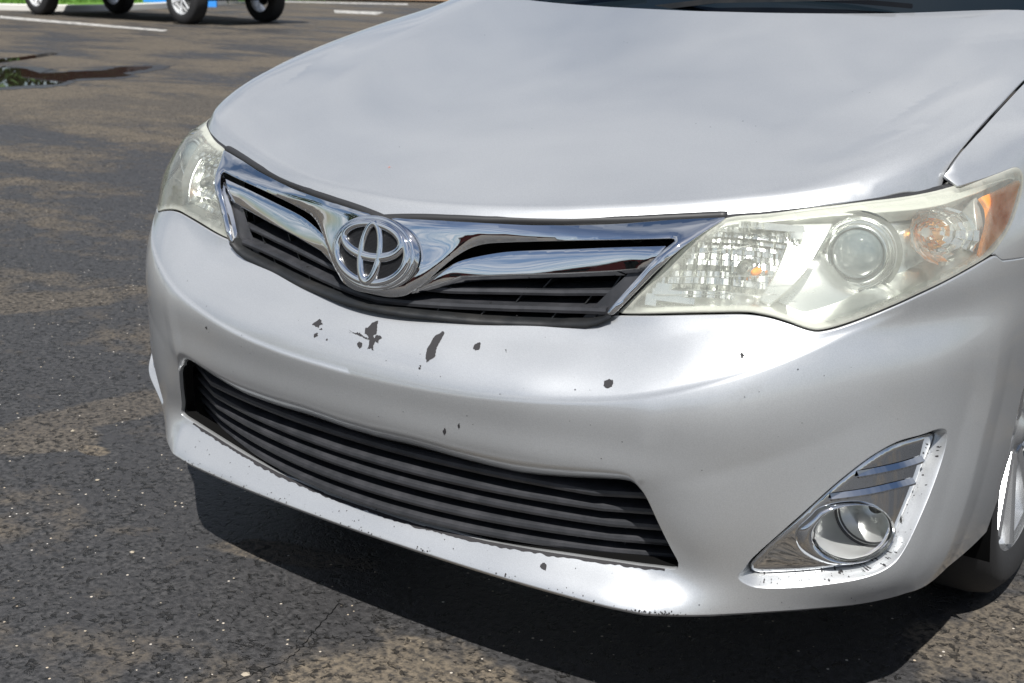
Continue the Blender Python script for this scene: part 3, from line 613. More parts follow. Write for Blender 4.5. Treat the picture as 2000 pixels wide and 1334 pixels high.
# chips
for c in CHIPS:
    q=catm(c,True,.0018,80); q=q+np.array([(rnd.gauss(0,.0005),rnd.gauss(0,.0005)) for _ in q])
    v,f,n,_=patch(q,[],lambda u,z:PB(u,z,.0007),.006)
    sub('paint_chip',v,f,M['primer'],bumper,normals=n)
V=[];F_=[]
def speck(u,z,r,off=.0007):
    k=rnd.randint(5,7); a0=rnd.random()*6; q=[(u+r*rnd.uniform(.5,1.2)*math.cos(a0+i*6.283/k),z+r*rnd.uniform(.5,1.2)*math.sin(a0+i*6.283/k)) for i in range(k)]
    p=PB(*np.array(q).T,off); b=len(V); V.extend(p.tolist()); F_.append(tuple(range(b,b+k)))
ridge_br=[(p,q) for p,q in zip(np.array(FOG_BEZ),np.array(FOG_RIDGE))]
def band(kf,t):
    m=len(RIDc); i=int(kf)%m; w_=kf-int(kf); Rr=RIDc[i]*(1-w_)+RIDc[(i+1)%m]*w_; Bb=bz2[i]*(1-w_)+bz2[(i+1)%m]*w_; q=Rr*(1-t)+Bb*t; o=t*t*(3-2*t)*.5+t*.5; return P0(q[0],q[1],-.028*o+.0009)[0], np.linalg.norm(Rr-Bb)
for i in range(110):
    kf=rnd.choice([9,10,11,12,13,14,15,16,17,17,18,18,18,19,19])*5+rnd.random()*5; t=.25+.68*rnd.random()**.7; r=rnd.choice([.0005,.0006,.0008,.0011,.0016]); _,wd_=band(kf,t); k=rnd.randint(5,7); a0=rnd.random()*6; seg_=np.linalg.norm(RIDc[int(kf)%110]-RIDc[(int(kf)+1)%110])+1e-4; b0=len(V)
    for j in range(k):
        c_,s_=math.cos(a0+j*6.283/k)*rnd.uniform(.5,1.2),math.sin(a0+j*6.283/k)*rnd.uniform(.5,1.2); V.append(band(kf+r*c_/seg_,min(.97,t+r*s_/wd_))[0].tolist())
    F_.append(tuple(range(b0,b0+k)))
for i in range(90):
    u=rnd.uniform(-.5,.85); z=.199+rnd.random()**2*.035; speck(u,z,rnd.uniform(.0004,.0013))
for i in range(60):
    speck(rnd.uniform(-.6,.9),rnd.uniform(.42,.62),rnd.choice([.0004,.0006,.0009]))
for i in range(80):
    u=rnd.gauss(.545,.02) if i%2 else rnd.uniform(-.52,.5); speck(u,.1975+abs(rnd.gauss(0,.002)),rnd.uniform(.0006,.002))
sub('stone_chips',V,F_,M['primer'],bumper,kind='stuff',smooth=False)
# ragged bare edge along the bottom of the lower opening
uu=np.linspace(-.53,.55,300); zz=np.array([np.interp(abs(u),[q[0] for q in HOLE_OUT[::-1] if q[1]<.26],[q[1] for q in HOLE_OUT[::-1] if q[1]<.26],left=.2265) for u in uu])
V=[];F_=[]
rg=[rnd.random() for _ in uu]; rg=np.convolve(rg,[.25,.5,.25],'same')
p0=PB(uu,zz+.001,.0008); p1=PB(uu,zz-.0012-.0035*rg,.0008)
V=np.vstack([p0,p1]); n=len(uu); F_=[(i,i+n,i+n+1,i+1) for i in range(n-1)]
sub('bare_plastic_edge',V,F_,M['primer'],bumper)
# underside lip: closes the bumper to the floor
uu=np.linspace(-1.22,1.22,160); za=np.interp(np.abs(uu),[0]+[q[0] for q in BUMP_LOW],[.1976]+[q[1] for q in BUMP_LOW])
a=PB(uu,za,.0); b=PB(uu,za-.006,-.004); c=PB(uu,za-.009,-.014); d=PB(uu,za-.006,-.12); e=PB(uu,za+.01,-.3)
V=np.vstack([a,b,c,d]); n=len(uu); F_=[(i+k*n,i+(k+1)*n,i+1+(k+1)*n,i+1+k*n) for k in range(3) for i in range(n-1)]
cp('bumper_underside',V,F_,M['paint'],label='rolled lower lip of the silver bumper')
# ---- lower grille -------------------------------------------------
lg=empty('lower_grille',(0,0,-GZ)); lg.parent=car
def slat_path(zc,zk,xk,yk,xe,ye,n=24):
    r=[]
    for s in np.linspace(0,1,n): x=xk*s; r.append((x,-.003+(yk+.003)*s*s,zc+(zk-zc)*s*s))
    for s in np.linspace(0,1,5)[1:]: r.append((xk+(xe-xk)*s,yk+(ye-yk)*s,zk))
    r=np.array(r); return np.vstack([(r*[-1,1,1])[:0:-1],r])
sec=[(.030,-.005),(-.0,-.006),(-.0045,-.003),(-.005,.001),(-.002,.004),(.030,.014)]     # a = rearward
sec=[(-a,b) for a,b in sec][::-1]
for zc,zk,xk,yk,xe,ye in ((.359,.363,.424,.037,.49,.069),(.329,.335,.432,.050,.503,.079),(.304,.307,.440,.061,.509,.087),(.274,.279,.447,.073,.515,.098),(.247,.252,.452,.084,.535,.118)):
    pth=slat_path(zc,zk,xk,yk+.004,xe+.040,ye+.030); pth[:,1]+=.006
    sec2=[(.003,-.007),(.005,-.002),(.004,.003),(-.003,.0062),(-.035,.006),(-.035,-.007)]
    v,f=sweep(pth,sec2); sub('slat',v,f,M['slat'],lg,autosmooth=30)
frm=catm([(.03,.410)]+HOLE_OUT[:-1]+[(.06,.2365)],False,.007); frm=full(frm.tolist())
fp=PB(frm[:,0],frm[:,1]); w=np.clip((fp[:,2]-.355)/.045,0,1)**2*(.55+.45*np.clip((.50-np.abs(fp[:,0]))/.2,0,1)); fp=fp+np.array([0,.031,-.040])*w[:,None]+np.array([0,.005,0])*(1-w[:,None])
cen=np.array([0,0,.31]); fin=fp+np.array([0,.004,0]); inner=fin+(cen-fin)*[.012,0,.05]
dp=inner+np.array([0,.022,0]); back=dp+(cen-dp)*[.06,0,.15]
V=np.vstack([fin,inner,dp]); n=len(frm); F_=[(i+k*n,(i+1)%n+k*n,(i+1)%n+(k+1)*n,i+(k+1)*n) for k in range(2) for i in range(n)]
sub('grille_frame',V,F_,M['void'],lg,autosmooth=40)
# dark backing
uu=np.linspace(-.66,.66,60); a=P0(uu,np.full(60,.19),-.10); b=P0(uu,np.full(60,.46),-.12)
V=np.vstack([a,b]); sub('grille_backing',V,[(i,i+1,i+61,i+60) for i in range(59)],M['void'],lg)
# mesh behind slats: vertical bars
for k in range(-6,7):
    x=k*.075; v,f=box(x-.002,x+.002,.030+.36*x*x,.05+.36*x*x,.25,.39); sub('rib',v,f,M['black'],lg,smooth=False)
# ---- upper grille ---------------------------------------------------
ug=empty('upper_grille',(0,0,-GZ)); ug.parent=car
CHo=catm(CH_OUT,False,.004,35)
cho=full(CHo.tolist())
def PCH(x,z):
    q=np.stack([x,z],1); d=np.where(inside(q,cho),pdist(q,cho),0)
    w=np.clip(np.interp(np.abs(x),[0,.30,.42,.44],[.009,.008,.006,.004]),.003,1)
    e=1-np.exp(-(d/w)*1.6)
    m=np.clip(1-((np.abs(x))/.12)**2,0,1)*0
    return PG(x,z,.001+.0045*e)
V,Fc,N,_=patch(cho,[],PCH,.0045,rolls={0:(.0012,.020)},eps=.0012)
sub('chrome_surround',V,Fc,M['chrome'],ug,normals=N)
ST=catm(STRIP,True,.004,35); fold=np.array(STRIP_FOLD)
def PST(x,z):
    q=np.stack([np.abs(x),z],1); d=np.where(inside(q,ST),pdist(q,ST),0); fz=np.interp(np.abs(x),fold[:,0],fold[:,1])
    s=z-fz
    y=G0(x,z)+.012+np.where(s<0,-s*1.3,0)-.0015*(1-np.exp(-d/.003))+np.clip(s,0,1)*(-.10)
    return np.stack([x,y,z],1)
for sgn in (1,-1):
    fl_=[np.stack([sgn*(fx_:=np.linspace(.085,.43,90)),np.interp(fx_,fold[:,0],fold[:,1])+dz_],1) for dz_ in (-.0012,.0012)]; V,Fc,N,_=patch(ST*[sgn,1],[],PST,.0045,rolls={0:(.0008,.03)},extra=fl_); sub('chrome_strip',V,Fc,M['chrome'],ug,normals=N)
def rail(name,pts,hh,y0,dep,mt,n=40):
    p=np.array([(0,pts[0][1]-.004)]+list(pts)) if pts[0][0]>.05 else np.array(pts)
    xs=np.linspace(0,p[-1][0],n); zs=np.interp(xs,p[:,0],p[:,1]); 
    P3=np.stack([xs,G0(xs,zs)+y0,zs],1); P3=np.vstack([(P3*[-1,1,1])[:0:-1],P3])
    s=[(.002,-hh/2),(.003,0),(.001,hh/2),(-dep,hh/2+.004),(-dep,-hh/2+.002)]
    v,f=sweep(P3,s); return sub(name,v,f,mt,ug,autosmooth=30)
rail('grille_bar',[(a,b) for a,b in BAR1],.0085,.026,.045,M['slat'])
rail('grille_bar',[(a,b) for a,b in BAR2],.0095,.016,.045,M['slat'])
bl=np.array([(0,.5842)]+BLACK_LOW[1:]); xs=np.linspace(0,.412,60); zs=np.interp(xs,bl[:,0],bl[:,1])
R=[]
for off,dz in ((.0,-.003),(-.001,.0005),(.001,.0045),(.008,.0068),(.06,.0105)): R.append(np.stack([xs,G0(xs,zs+dz)+off,zs+dz],1))
n=60; rows_=[np.vstack([(r*[-1,1,1])[:0:-1],r]) for r in R]; n=len(rows_[0]); V=np.vstack(rows_); F_=[(i+k*n,i+1+k*n,i+1+(k+1)*n,i+(k+1)*n) for k in range(4) for i in range(n-1)]
sub('grille_lower_rim',V,F_,M['black'],ug,autosmooth=50)
# slanting ribs between the bars
for sgn in (1,-1):
    for x0,x1,z0,z1,yo in ((.185,.20,.592,.615,.02),(.30,.315,.600,.622,.02),(.235,.252,.617,.642,.03),(.345,.362,.624,.648,.03),(.275,.292,.644,.666,.036),(.385,.40,.652,.680,.036),(.11,.12,.588,.607,.02),(.37,.38,.607,.628,.02)):
        a=np.array([sgn*x0,G0(x0,z0)[0]+yo,z0]);b=np.array([sgn*x1,G0(x1,z1)[0]+yo,z1])
        v,f=sweep([a,(a+b)/2,b],[(-.001,-.001),(.001,-.001),(.001,.03),(-.001,.03)],up=(0,1,0)); sub('grille_rib',v,f,M['black'],ug,smooth=False)
    # closed ribbed side panels beside the openings
    q=np.array([(.385,.612),(.412,.629),(.462,.705),(.430,.702),(.352,.610)]); q=q*[sgn,1]
    v,f,nn,_=patch(catm(q,True,.01,20),[],lambda x,z:PG(x,z,-.022),.012); sub('grille_side_panel',v,f,M['slat'],ug,normals=nn)
xs=np.linspace(-.50,.50,40); a=PG(xs,np.full(40,.55),-.075); b=PG(xs,np.full(40,.76),-.10); V=np.vstack([a,b]); sub('grille_backing',V,[(i,i+1,i+41,i+40) for i in range(39)],M['void'],ug)
# ---- emblem ------------------------------------------------------------
em=empty('emblem',(0,0,-GZ)); em.parent=car
ec=np.array([.001,.0335,.6768]); ey=np.array([0,.030,.1186]);ey/=np.linalg.norm(ey); exx=np.array([1,0,0]); en=np.cross(exx,ey)   # en points forwards
def E(a,b,c=0): return ec+exx*a+ey*b+en*c
AE,BE=.0870,.0595
def ering(a,b,cx,cy,w,h,c0_,n=72,name='emblem_ring',wf=None,mt='chrome',sub_to=None,hs=None):
    pth=[];nrm=[]
    for i in range(n):
        t=2*math.pi*i/n; pth.append(E(cx+a*math.cos(t),cy+b*math.sin(t),c0_+(hs(t) if hs else 0)))
    sc=None
    pth=np.array(pth); m=9; V=[];F_=[]
    for i in range(n):
        t=2*math.pi*i/n; d=np.array([b*math.cos(t),a*math.sin(t)]); d/=np.linalg.norm(d); ww=w*(wf(t) if wf else 1)
        for j in range(m):
            s=math.pi*j/(m-1); o=ww*math.cos(s); hh=h*math.sin(s)**.7
            V.append(pth[i]+(exx*d[0]+ey*d[1])*o+en*hh)
        # skirt
    for i in range(n):
        for j in range(m-1):
            a_=i*m+j; b_=((i+1)%n)*m+j; F_.append((a_,b_,b_+1,a_+1))
    # walls down
    base_i=len(V)
    for i in range(n): V.append(np.array(V[i*m])-en*.010); V.append(np.array(V[i*m+m-1])-en*.010)
    for i in range(n):
        j=(i+1)%n; F_.append((i*m,base_i+2*i,base_i+2*j,j*m)); F_.append((j*m+m-1,base_i+2*j+1,base_i+2*i+1,i*m+m-1))
    return sub(name,V,F_,M[mt],em,autosmooth=50)
ering(AE-.0035,BE-.0035,0,0,.0045,.003,.004,name='emblem_outer_rim')
ering(AE-.0125,BE-.0105,0,0,.0062,.0045,.008,name='emblem_ring',wf=lambda t:1+.18*abs(math.cos(t)))
V=[];F_=[];nn=64;rr=8
for k in range(rr+1):
    for i in range(nn): t=2*math.pi*i/nn; s=k/rr; V.append(E((AE-.006)*s*math.cos(t),(BE-.005)*s*math.sin(t),.0075-.002*s*s))
F_=[(k*nn+i,(k+1)*nn+i,(k+1)*nn+(i+1)%nn,k*nn+(i+1)%nn) for k in range(rr) for i in range(nn)]
m=M['dots']=mat('dotted_black',(.02,.02,.022),.35)
sep_=nd(m.node_tree,'ShaderNodeSeparateXYZ'); L(m,texc(m),sep_.inputs[0]); cb_=nd(m.node_tree,'ShaderNodeCombineXYZ'); L(m,sep_.outputs[0],cb_.inputs[0]); L(m,sep_.outputs[2],cb_.inputs[1])
vo_=nd(m.node_tree,'ShaderNodeTexVoronoi',Scale=480.0,Randomness=.0); vo_.voronoi_dimensions='2D'; L(m,cb_.outputs[0],vo_.inputs['Vector'])
dt=mth(m,'LESS_THAN',vo_.outputs['Distance'],.22); L(m,mixc_(m,dt,(.006,.006,.007),(.035,.036,.038)),P(m).inputs['Base Color']); P(m).inputs['Specular IOR Level'].default_value=.2
sub('emblem_plate',V,F_,m,em)
# inner ovals
ering(.0610,.0270,0,.0195,.0066,.0044,.0095,name='emblem_wide_oval',wf=lambda t:.80+.35*max(0,-math.sin(t))+.25*abs(math.cos(t)))
ering(.0195,.0475,0,-.0002,.0062,.0044,.0098,name='emblem_tall_oval',wf=lambda t:.95+.35*max(0,-math.sin(t)))
# ---- rubber seal under the bonnet edge ---------------------------------------
hf=np.array([(0,.050)]+[(a,b) for a,b in HOOD_FRONT if a<.55]); xs=np.linspace(0,.535,60); ys=np.interp(xs,hf[:,0],hf[:,1]); zs=H0(xs,ys)
c1=np.stack([xs,ys+.004,zs-.004],1); gz=np.interp(xs,[q[0] for q in [(0,.741)]+CH_OUT[:7]],[q[1] for q in [(0,.741)]+CH_OUT[:7]]); c2=PG(xs,gz+.002,-.004)
k_=np.interp(xs,[.0,.5,.535],[.6,.5,.3])[:,None]; mid=(c1*(k_)+c2*(1-k_))
mid=np.vstack([(mid*[-1,1,1])[:0:-1],mid]); v,f=sweep(mid,circ_sec(.0072,10)); cp('bonnet_seal',v,f,M['rubber'])
A_=np.vstack([(c1*[-1,1,1])[:0:-1],c1])+[0,.006,-.003]; B_=np.vstack([(c2*[-1,1,1])[:0:-1],c2])+[0,.010,-.003]; n=len(A_); cp('seal_shelf',np.vstack([A_,B_]),[(i+n,i+1+n,i+1,i) for i in range(n-1)],M['black'])
# ---- bonnet --------------------------------------------------------------
hfr=[(.0,.049)]+HOOD_FRONT+[(.790,.96),(.795,1.1),(.80,1.245)]
rear=[(.69,1.226),(.6,1.205),(.42,1.166),(.2,1.135),(0,1.122)]
hh=catm([q for q in hfr],False,.010,30).tolist()[1:]+catm([(.80,1.245)]+rear,False,.02,40).tolist()[1:-1]
ho=full(hh)[::-1]
V,Fc,N,_=patch(ho,[],lambda x,y:PH(x,y),.012,rolls={0:(.0035,.012)},margin=.5,extra=[np.stack([(hx0:=np.linspace(-.69,.69,200)),yfront(hx0)+dv],1) for dv in (.006,.011,.016,.021,.028,.038)])
bonnet=cp('bonnet',V,Fc,M['paint'],normals=N,label='silver bonnet with a soft crease and cloud reflections')
v,f,n,_=patch(catm([(-.0855,.1715),(-.083,.1725),(-.082,.175),(-.0845,.1745)],True,.002,80),[],lambda x,y:PH(x,y,.0012),.003)
M['orange_fleck']=mat('orange_fleck',(.6,.12,.02),.6); sub('orange_fleck',v,f,M['orange_fleck'],bonnet)
# ---- fenders with doors behind -------------------------------------------------
gxy=[(a+float(np.interp(b,[.45,.56],[.0065,.0105])),b) for a,b in HOOD_FRONT if b>.45]+[(.7985,.96),(.8035,1.1),(.8085,1.2),(.8115,1.32)]
gxy[0]=(gxy[0][0]+.001,gxy[0][1]+.004)
gxy=[tuple(q) for q in catm(gxy,False,.018,80)]
for _ in range(6): gxy=[gxy[0]]+[(.25*gxy[i-1][0]+.5*gxy[i][0]+.25*gxy[i+1][0],gxy[i][1]) for i in range(1,len(gxy)-1)]+[gxy[-1]]
gz3=[float(H0(a-.0105,b)[0])-.001 for a,b in gxy]; gapu=[to_uzd(a,b,c) for (a,b),c in zip(gxy,gz3)]
gu=np.array([q[0] for q in gapu]);gzz=np.array([q[1] for q in gapu]);gd=np.array([q[2] for q in gapu])-D0(gu,gzz)
def DFN(u,z):
    a=np.abs(np.atleast_1d(u)); return D0(u,z)+np.interp(a,gu,gd)*np.exp(-(np.clip(np.interp(a,gu,gzz)-z,0,1)/.045)**2)*np.clip((a-1.070)/.035,0,1)
def PFN(u,z,off=0): return P0(u,z,off,DFN)
gapu=[(q[0],q[1]) for q in gapu]
hd=np.array(HEAD); i_j=10; 
headtop=[tuple(q) for q in HEAD[11:22]]     # from the junction round the tail to the seam
hx_=grow(catm(HEAD,True,.006,60),.0022)
# split the grown outline between junction and seam
jn=np.argmin(np.hypot(*(hx_-[gapu[0][0]+.002,gapu[0][1]-.004]).T)); sn=np.argmin(np.hypot(*(hx_-[1.121,.721]).T))
seg=hx_[jn:sn+1] if sn>jn else np.vstack([hx_[jn:],hx_[:sn+1]])
if len(seg)>len(hx_)/2: seg=np.vstack([hx_[sn:],hx_[:jn+1]])[::-1]
uE=u_of(1.32)
seam=[(a,b+.0035) for a,b in [(1.128,.7145),(1.1522,.7025)]]
arc2=arch(103,-8,26)
fo=seg[1:].tolist()+catm(seam+[(arc2[0][0]-.003,arc2[0][1]+.003)],False,.01).tolist()+arc2[0:]+[(u_of(1.30),.22),(gapu[-1][0],.22)]+gapu[::-1][1:]
for sgn in (1,-1):
    q=np.array(fo)*[sgn,1]
    V,Fc,N,_=patch(q,[],PFN,.012,rolls={0:(.002,.004)}); fender=cp('fender',V,Fc,M['paint'],normals=N)
# ---- inner dark shell, floor, wheel wells ----------------------------------------
uu=np.linspace(-1.1,1.1,90); zz=np.linspace(.20,.80,16); UU,ZZ=np.meshgrid(uu,zz); Pp=P0(UU.ravel(),ZZ.ravel(),-.13)
F_=[(j*90+i,j*90+i+1,(j+1)*90+i+1,(j+1)*90+i) for j in range(15) for i in range(89)]
cp('dark_gap_shell',Pp,F_,M['void'])  # black sheet added behind the panels to darken gaps and block stray light
v,f=join([box(-.66,.66,.42,4.5,.17,.24),box(-.56,.56,.45,1.2,.24,.74)]); cp('underbody',v,f,M['void'],smooth=False)
# ---- front wheels ---------------------------------------------------------------
def wheel(x,y,z,parent,R=.330,rim=.232,wd=.215,side=1,spokes=10,steer=0,tm='tyre',rm='rim'):
    w=empty('wheel',(x,y,z)); w.parent=parent; w.rotation_euler=(0,0,steer)
    s=side
    prof=[(rim-.004,-wd*.46),(rim+.012,-wd*.5),(rim+.045,-wd*.52),(R-.028,-wd*.48),(R-.008,-wd*.40),(R,-wd*.26),(R+.001,0),(R,wd*.26),(R-.008,wd*.40),(R-.028,wd*.48),(rim+.045,wd*.52),(rim+.012,wd*.5),(rim-.004,wd*.46)]
    v,f=lathe([(a,b*s) for a,b in prof],64); sub('tyre',v,f,M[tm],w,autosmooth=60)
    e=wd*.47
    rp=[(rim-.002,e*.98),(rim+.006,e),(rim+.004,e-.006),(rim-.014,e-.012),(rim-.022,e-.04),(rim-.03,-e*.6),(rim-.01,-e)]
    v,f=lathe([(a,b*s) for a,b in rp],64); sub('rim',v,f,M[rm],w,autosmooth=50)
    parts=[]
    for k in range(spokes):
        a=2*math.pi*(k+.3)/spokes
        p0=np.array([s*(e-.030),.045*math.cos(a),.045*math.sin(a)]); p1=np.array([s*(e-.022),.5*rim*math.cos(a),.5*rim*math.sin(a)]); p2=np.array([s*(e-.012),(rim-.012)*math.cos(a),(rim-.012)*math.sin(a)])
        v,f=sweep([p0,p1,p2],[(-.016,-.012),(-.012,.006),(-.003,.009),(.003,.009),(.012,.006),(.016,-.012)],up=(s,0,0),scale=[1.1,1,1.25]); sub('spoke',v,f,M[rm],w,autosmooth=40)
    v,f=lathe([(0,s*(e-.012)),(.022,s*(e-.014)),(.030,s*(e-.022)),(.055,s*(e-.026)),(.062,s*(e-.045))],32); sub('hub_cap',v,f,M[rm],w,autosmooth=50)
    v,f=lathe([(.0,s*-.03),(.15,s*-.03),(.15,s*-.04)],32); sub('brake_disc',v,f,M['black'],w)
    return w
wheel(.770,.905,.320,car,R=.320,side=1); wheel(-.770,.905,.320,car,R=.320,side=-1)
for sgn in (1,-1):
    V=[];F_=[]
    an=np.linspace(math.radians(-25),math.radians(205),30)
    for a in an:
        for x in (.60,.885): V.append((sgn*x,yw+(ra+.006)*math.cos(a),zw+(ra+.006)*math.sin(a)))
    F_=[(2*i,2*i+1,2*i+3,2*i+2) for i in range(29)]; n=len(V)
    V+=[(sgn*.60,yw+.4*math.cos(a),zw+.4*math.sin(a)) for a in an]; F_.append(tuple(range(n,n+30)))
    cp('wheel_liner',V,F_,M['void'])
# ---- windscreen, wipers, cabin ------------------------------------------------------
def WS(s,t):    # s -1..1 sideways, t 0..1 upwards
    x=s*(.80-.17*t); y=1.23+.07*abs(s)**2+t*(.78)-(.0)*t; y=y-.04*(1-s*s)*(1-t); z=1.02+.44*math.sin(t*1.25)/math.sin(1.25)-.02*s*s*(1-t); return (x,y,z)
n,m_=24,12; V=[WS(-1+2*i/n,j/m_) for j in range(m_+1) for i in range(n+1)]; F_=[(j*(n+1)+i,j*(n+1)+i+1,(j+1)*(n+1)+i+1,(j+1)*(n+1)+i) for j in range(m_) for i in range(n)]
ws=cp('windscreen',V,F_,M['glass_dark'])
V=[];
for i in range(n+1):
    s=-1+2*i/n; x=s*.79
    V+= [(x,1.12+.11*s*s,1.015-.006*s*s),(x,1.16+.11*s*s,1.002),(x,1.28+.08*s*s,1.05)]
F_=[(3*i+k,3*i+3+k,3*i+4+k,3*i+1+k) for i in range(n) for k in range(2)]
cp('cowl_panel',V,F_,M['black'])
def wiper(x0,x1,y,z):
    w=empty('wiper',(0,0,0)); w.parent=car; w.location=(0,0,-GZ)
    v,f=sweep([(x0,y+.03,z-.01),(x0+.3*(x1-x0),y,z+.012),(x1,y+.03,z+.03)],[(-.008,-.006),(.008,-.006),(.006,.006),(-.006,.006)]); sub('wiper_arm',v,f,M['black'],w,autosmooth=30)
    v,f=sweep([(x0+.1,y+.05,z+.02),(x1+.05*(x1-x0),y+.065,z+.042)],[(-.004,-.012),(.004,-.012),(.004,.008),(-.004,.008)]); sub('wiper_blade',v,f,M['rubber'],w,smooth=False)
wiper(-.15,.42,1.20,1.045); wiper(-.70,-.2,1.22,1.042)
# roof and rear, plain closed shape behind the glass
rs=[]
for y,zr,wr in ((1.93,1.45,.60),(2.3,1.475,.60),(2.9,1.46,.58),(3.5,1.36,.56),(4.0,1.10,.70),(4.6,1.06,.74),(4.72,.80,.84),(4.74,.30,.84)): rs.append([(-wr,y,zr-.03),(-wr*.6,y,zr),(0,y,zr+.01),(wr*.6,y,zr),(wr,y,zr-.03)])
V=[p for r in rs for p in r]; F_=[(j*5+i,j*5+i+1,(j+1)*5+i+1,(j+1)*5+i) for j in range(len(rs)-1) for i in range(4)]
cp('roof_and_boot',V,F_,M['paint'])
for sgn in (1,-1):
    V=[];F_=[]
    ys=[1.325,1.9,2.6,3.3,4.0,4.4,4.74]; 
    for y in ys: V+=[(sgn*.86,y,.22),(sgn*.908,y,.45),(sgn*.905,y,.75),(sgn*.865,y,.93),(sgn*.82,y,1.0)]
    F_=[(5*i+k,5*i+5+k,5*i+6+k,5*i+1+k) if sgn<0 else (5*i+k,5*i+1+k,5*i+6+k,5*i+5+k) for i in range(len(ys)-1) for k in range(4)]
    cp('door_panel',V,F_,M['paint'])
    V=[(sgn*.815,1.25,1.0),(sgn*.63,1.93,1.43),(sgn*.60,2.9,1.43),(sgn*.58,3.5,1.33),(sgn*.79,4.0,1.03),(sgn*.82,3.2,1.0),(sgn*.82,2.0,1.0)]; cp('side_glass',V,[(6,5,4,3,2,1,0)] if sgn>0 else [tuple(range(7))],M['glass_dark'],smooth=False)
wheel(.775,3.67,.330,car,side=1); wheel(-.775,3.67,.330,car,side=-1)
# ---- headlights ------------------------------------------------------------------
HC=catm(HEAD,True,.005,50)
def fmirror(sgn):
    def S(name,V,Fc,mt,parent,normals=None,**kw):
        V=np.array(V,float)
        if sgn<0:
            if normals is not None: V,Fc,normals=flipx(V,Fc,normals)
            else: V,Fc=flipx(V,Fc)
        return sub(name,V,Fc,mt,parent,normals=normals,**kw)
    return S
def shell_rows(loop,specs):
    return [P0(*grow(loop,-g).T,off) for g,off in specs]
for sgn in (1,-1):
    S=fmirror(sgn); hl=empty('headlight',(0,0,-GZ)); hl.parent=car
    hl['label']='hazy headlight with amber corner, on the right of the photo' if sgn>0 else 'hazy headlight on the far side, left in the photo'
    # tub
    rw=shell_rows(HC,[(.0,-.004),(.0025,-.006),(.004,-.012),(.010,-.055)]); n=len(HC); V=np.vstack(rw); F_=[(i+k*n,(i+1)%n+k*n,(i+1)%n+(k+1)*n,i+(k+1)*n) for k in range(3) for i in range(n)]
    if area2(HC)>0: F_=[f[::-1] for f in F_]
    S('housing',V,F_,None,hl,autosmooth=50,mats=[M['housing'],M['reflector_soft']],fm=[0]*(2*n)+[1]*n)
    fl=grow(HC,-.008)
    def floor_f(u,z):
        ru=np.hypot((u-.872)/1.25,(z-.735)); dip=.030*np.exp(-(ru/.055)**4)
        return P0(u,z,-.052-dip)
    v,f,nn,_=patch(fl[::2],[],floor_f,.010); S('inner_bezel',v,f,M['reflector_soft'],hl,normals=nn)
    # seam frame round the lens
    rw=shell_rows(HC,[(-.0035,-.006),(-.0018,-.0008),(.0,-.001)]); V=np.vstack(rw); F_=[(i+k*n,(i+1)%n+k*n,(i+1)%n+(k+1)*n,i+(k+1)*n) for k in range(2) for i in range(n)]
    S('lamp_gasket',V,F_,M['rubber'],hl)
    # cream strip below the upper edge
    t_=np.array(HEAD[4:20]); topl=catm(t_,False,.006,60)
    lowz=np.interp(topl[:,0],[.54,.6,.7,.83,1.0,1.15,1.28],[.003,.010,.011,.012,.016,.019,.016])
    lowl=topl-np.stack([np.zeros(len(topl)),lowz],1); ring_=np.vstack([topl-[0,.003],lowl[::-1]]); ok=inside(ring_,grow(HC,.002)); ring_=ring_[ok]
    v,f,nn,_=patch(ring_,[],lambda u,z:P0(u,z,-.012),.009,rolls={0:(.0015,.02)}); S('upper_trim',v,f,M['housing'],hl,normals=nn)
    # diagonal rib
    v,f,nn,_=patch(catm([(.745,.768),(.818,.772),(.782,.740),(.745,.705),(.712,.678),(.692,.664),(.678,.668),(.700,.700),(.722,.733)],True,.004,30),[],lambda u,z:P0(u,z,-.022),.006,rolls={0:(.003,.03)}); S('diagonal_rib',v,f,M['reflector_soft'],hl,normals=nn)
    # faceted main-beam reflector
    r2=random.Random(5); V=[];F_=[]; cu,cz=.655,.706; ribx=np.array([(.69,.660),(.83,.785)])
    inn=grow(HC,-.011)
    nu,nz=72,15
    for i in range(nu):
        for j in range(nz):
            u0=.475+.35*i/nu; u1=.475+.35*(i+1)/nu; z0=.645+.125*j/nz; z1=.645+.125*(j+1)/nz; uc,zc=(u0+u1)/2,(z0+z1)/2
            if not inside(np.array([[uc,zc]]),inn)[0]: continue
            if (zc-.664)<(uc-.69)*1.5-.004: continue
            q=lambda u,z:-.052+.036*min(1.6,((u-cu)/.15)**2+((z-cz)/.055)**2)
            tu,tz=r2.uniform(-.25,.25)+.35*math.sin(i*1.3),r2.uniform(-.12,.12)+(.4 if j%3==0 else -.1)
            c=[]
            for (u,z) in ((u0,z0),(u1,z0),(u1,z1),(u0,z1)): c.append(P0(u,z,min(-.008,q(uc,zc)+tu*(u-uc)+tz*(z-zc)+.001))[0])
            b=len(V);V+=c;F_.append((b,b+1,b+2,b+3))
    S('faceted_reflector',V,F_,M['reflector'],hl,smooth=False)
    c=P0(cu,cz,-.040)[0]; v,f=lathe([(0,-.020),(.008,-.019),(.012,-.012),(.013,.0),(.013,.02)],20,'y'); S('bulb_shield',v+c,f,M['reflector'],hl,autosmooth=40)
    c=P0(.672,.700,-.044)[0]; v,f=lathe([(0,-.010),(.004,-.009),(.006,-.003),(.006,.02)],16,'y'); S('bulb',v+c,f,M['amber'],hl)
    # projector
    pc=P0(.874,.730,-.056)[0]; ax=np.array([.22,-1,.05]); ax/=np.linalg.norm(ax)
    rot=np.array(Vector((0,-1,0)).rotation_difference(Vector(ax)).to_matrix())
    def LP(prof,m=56): v,f=lathe([(r,-h) for r,h in prof],m,'y'); return v@rot.T+pc,f
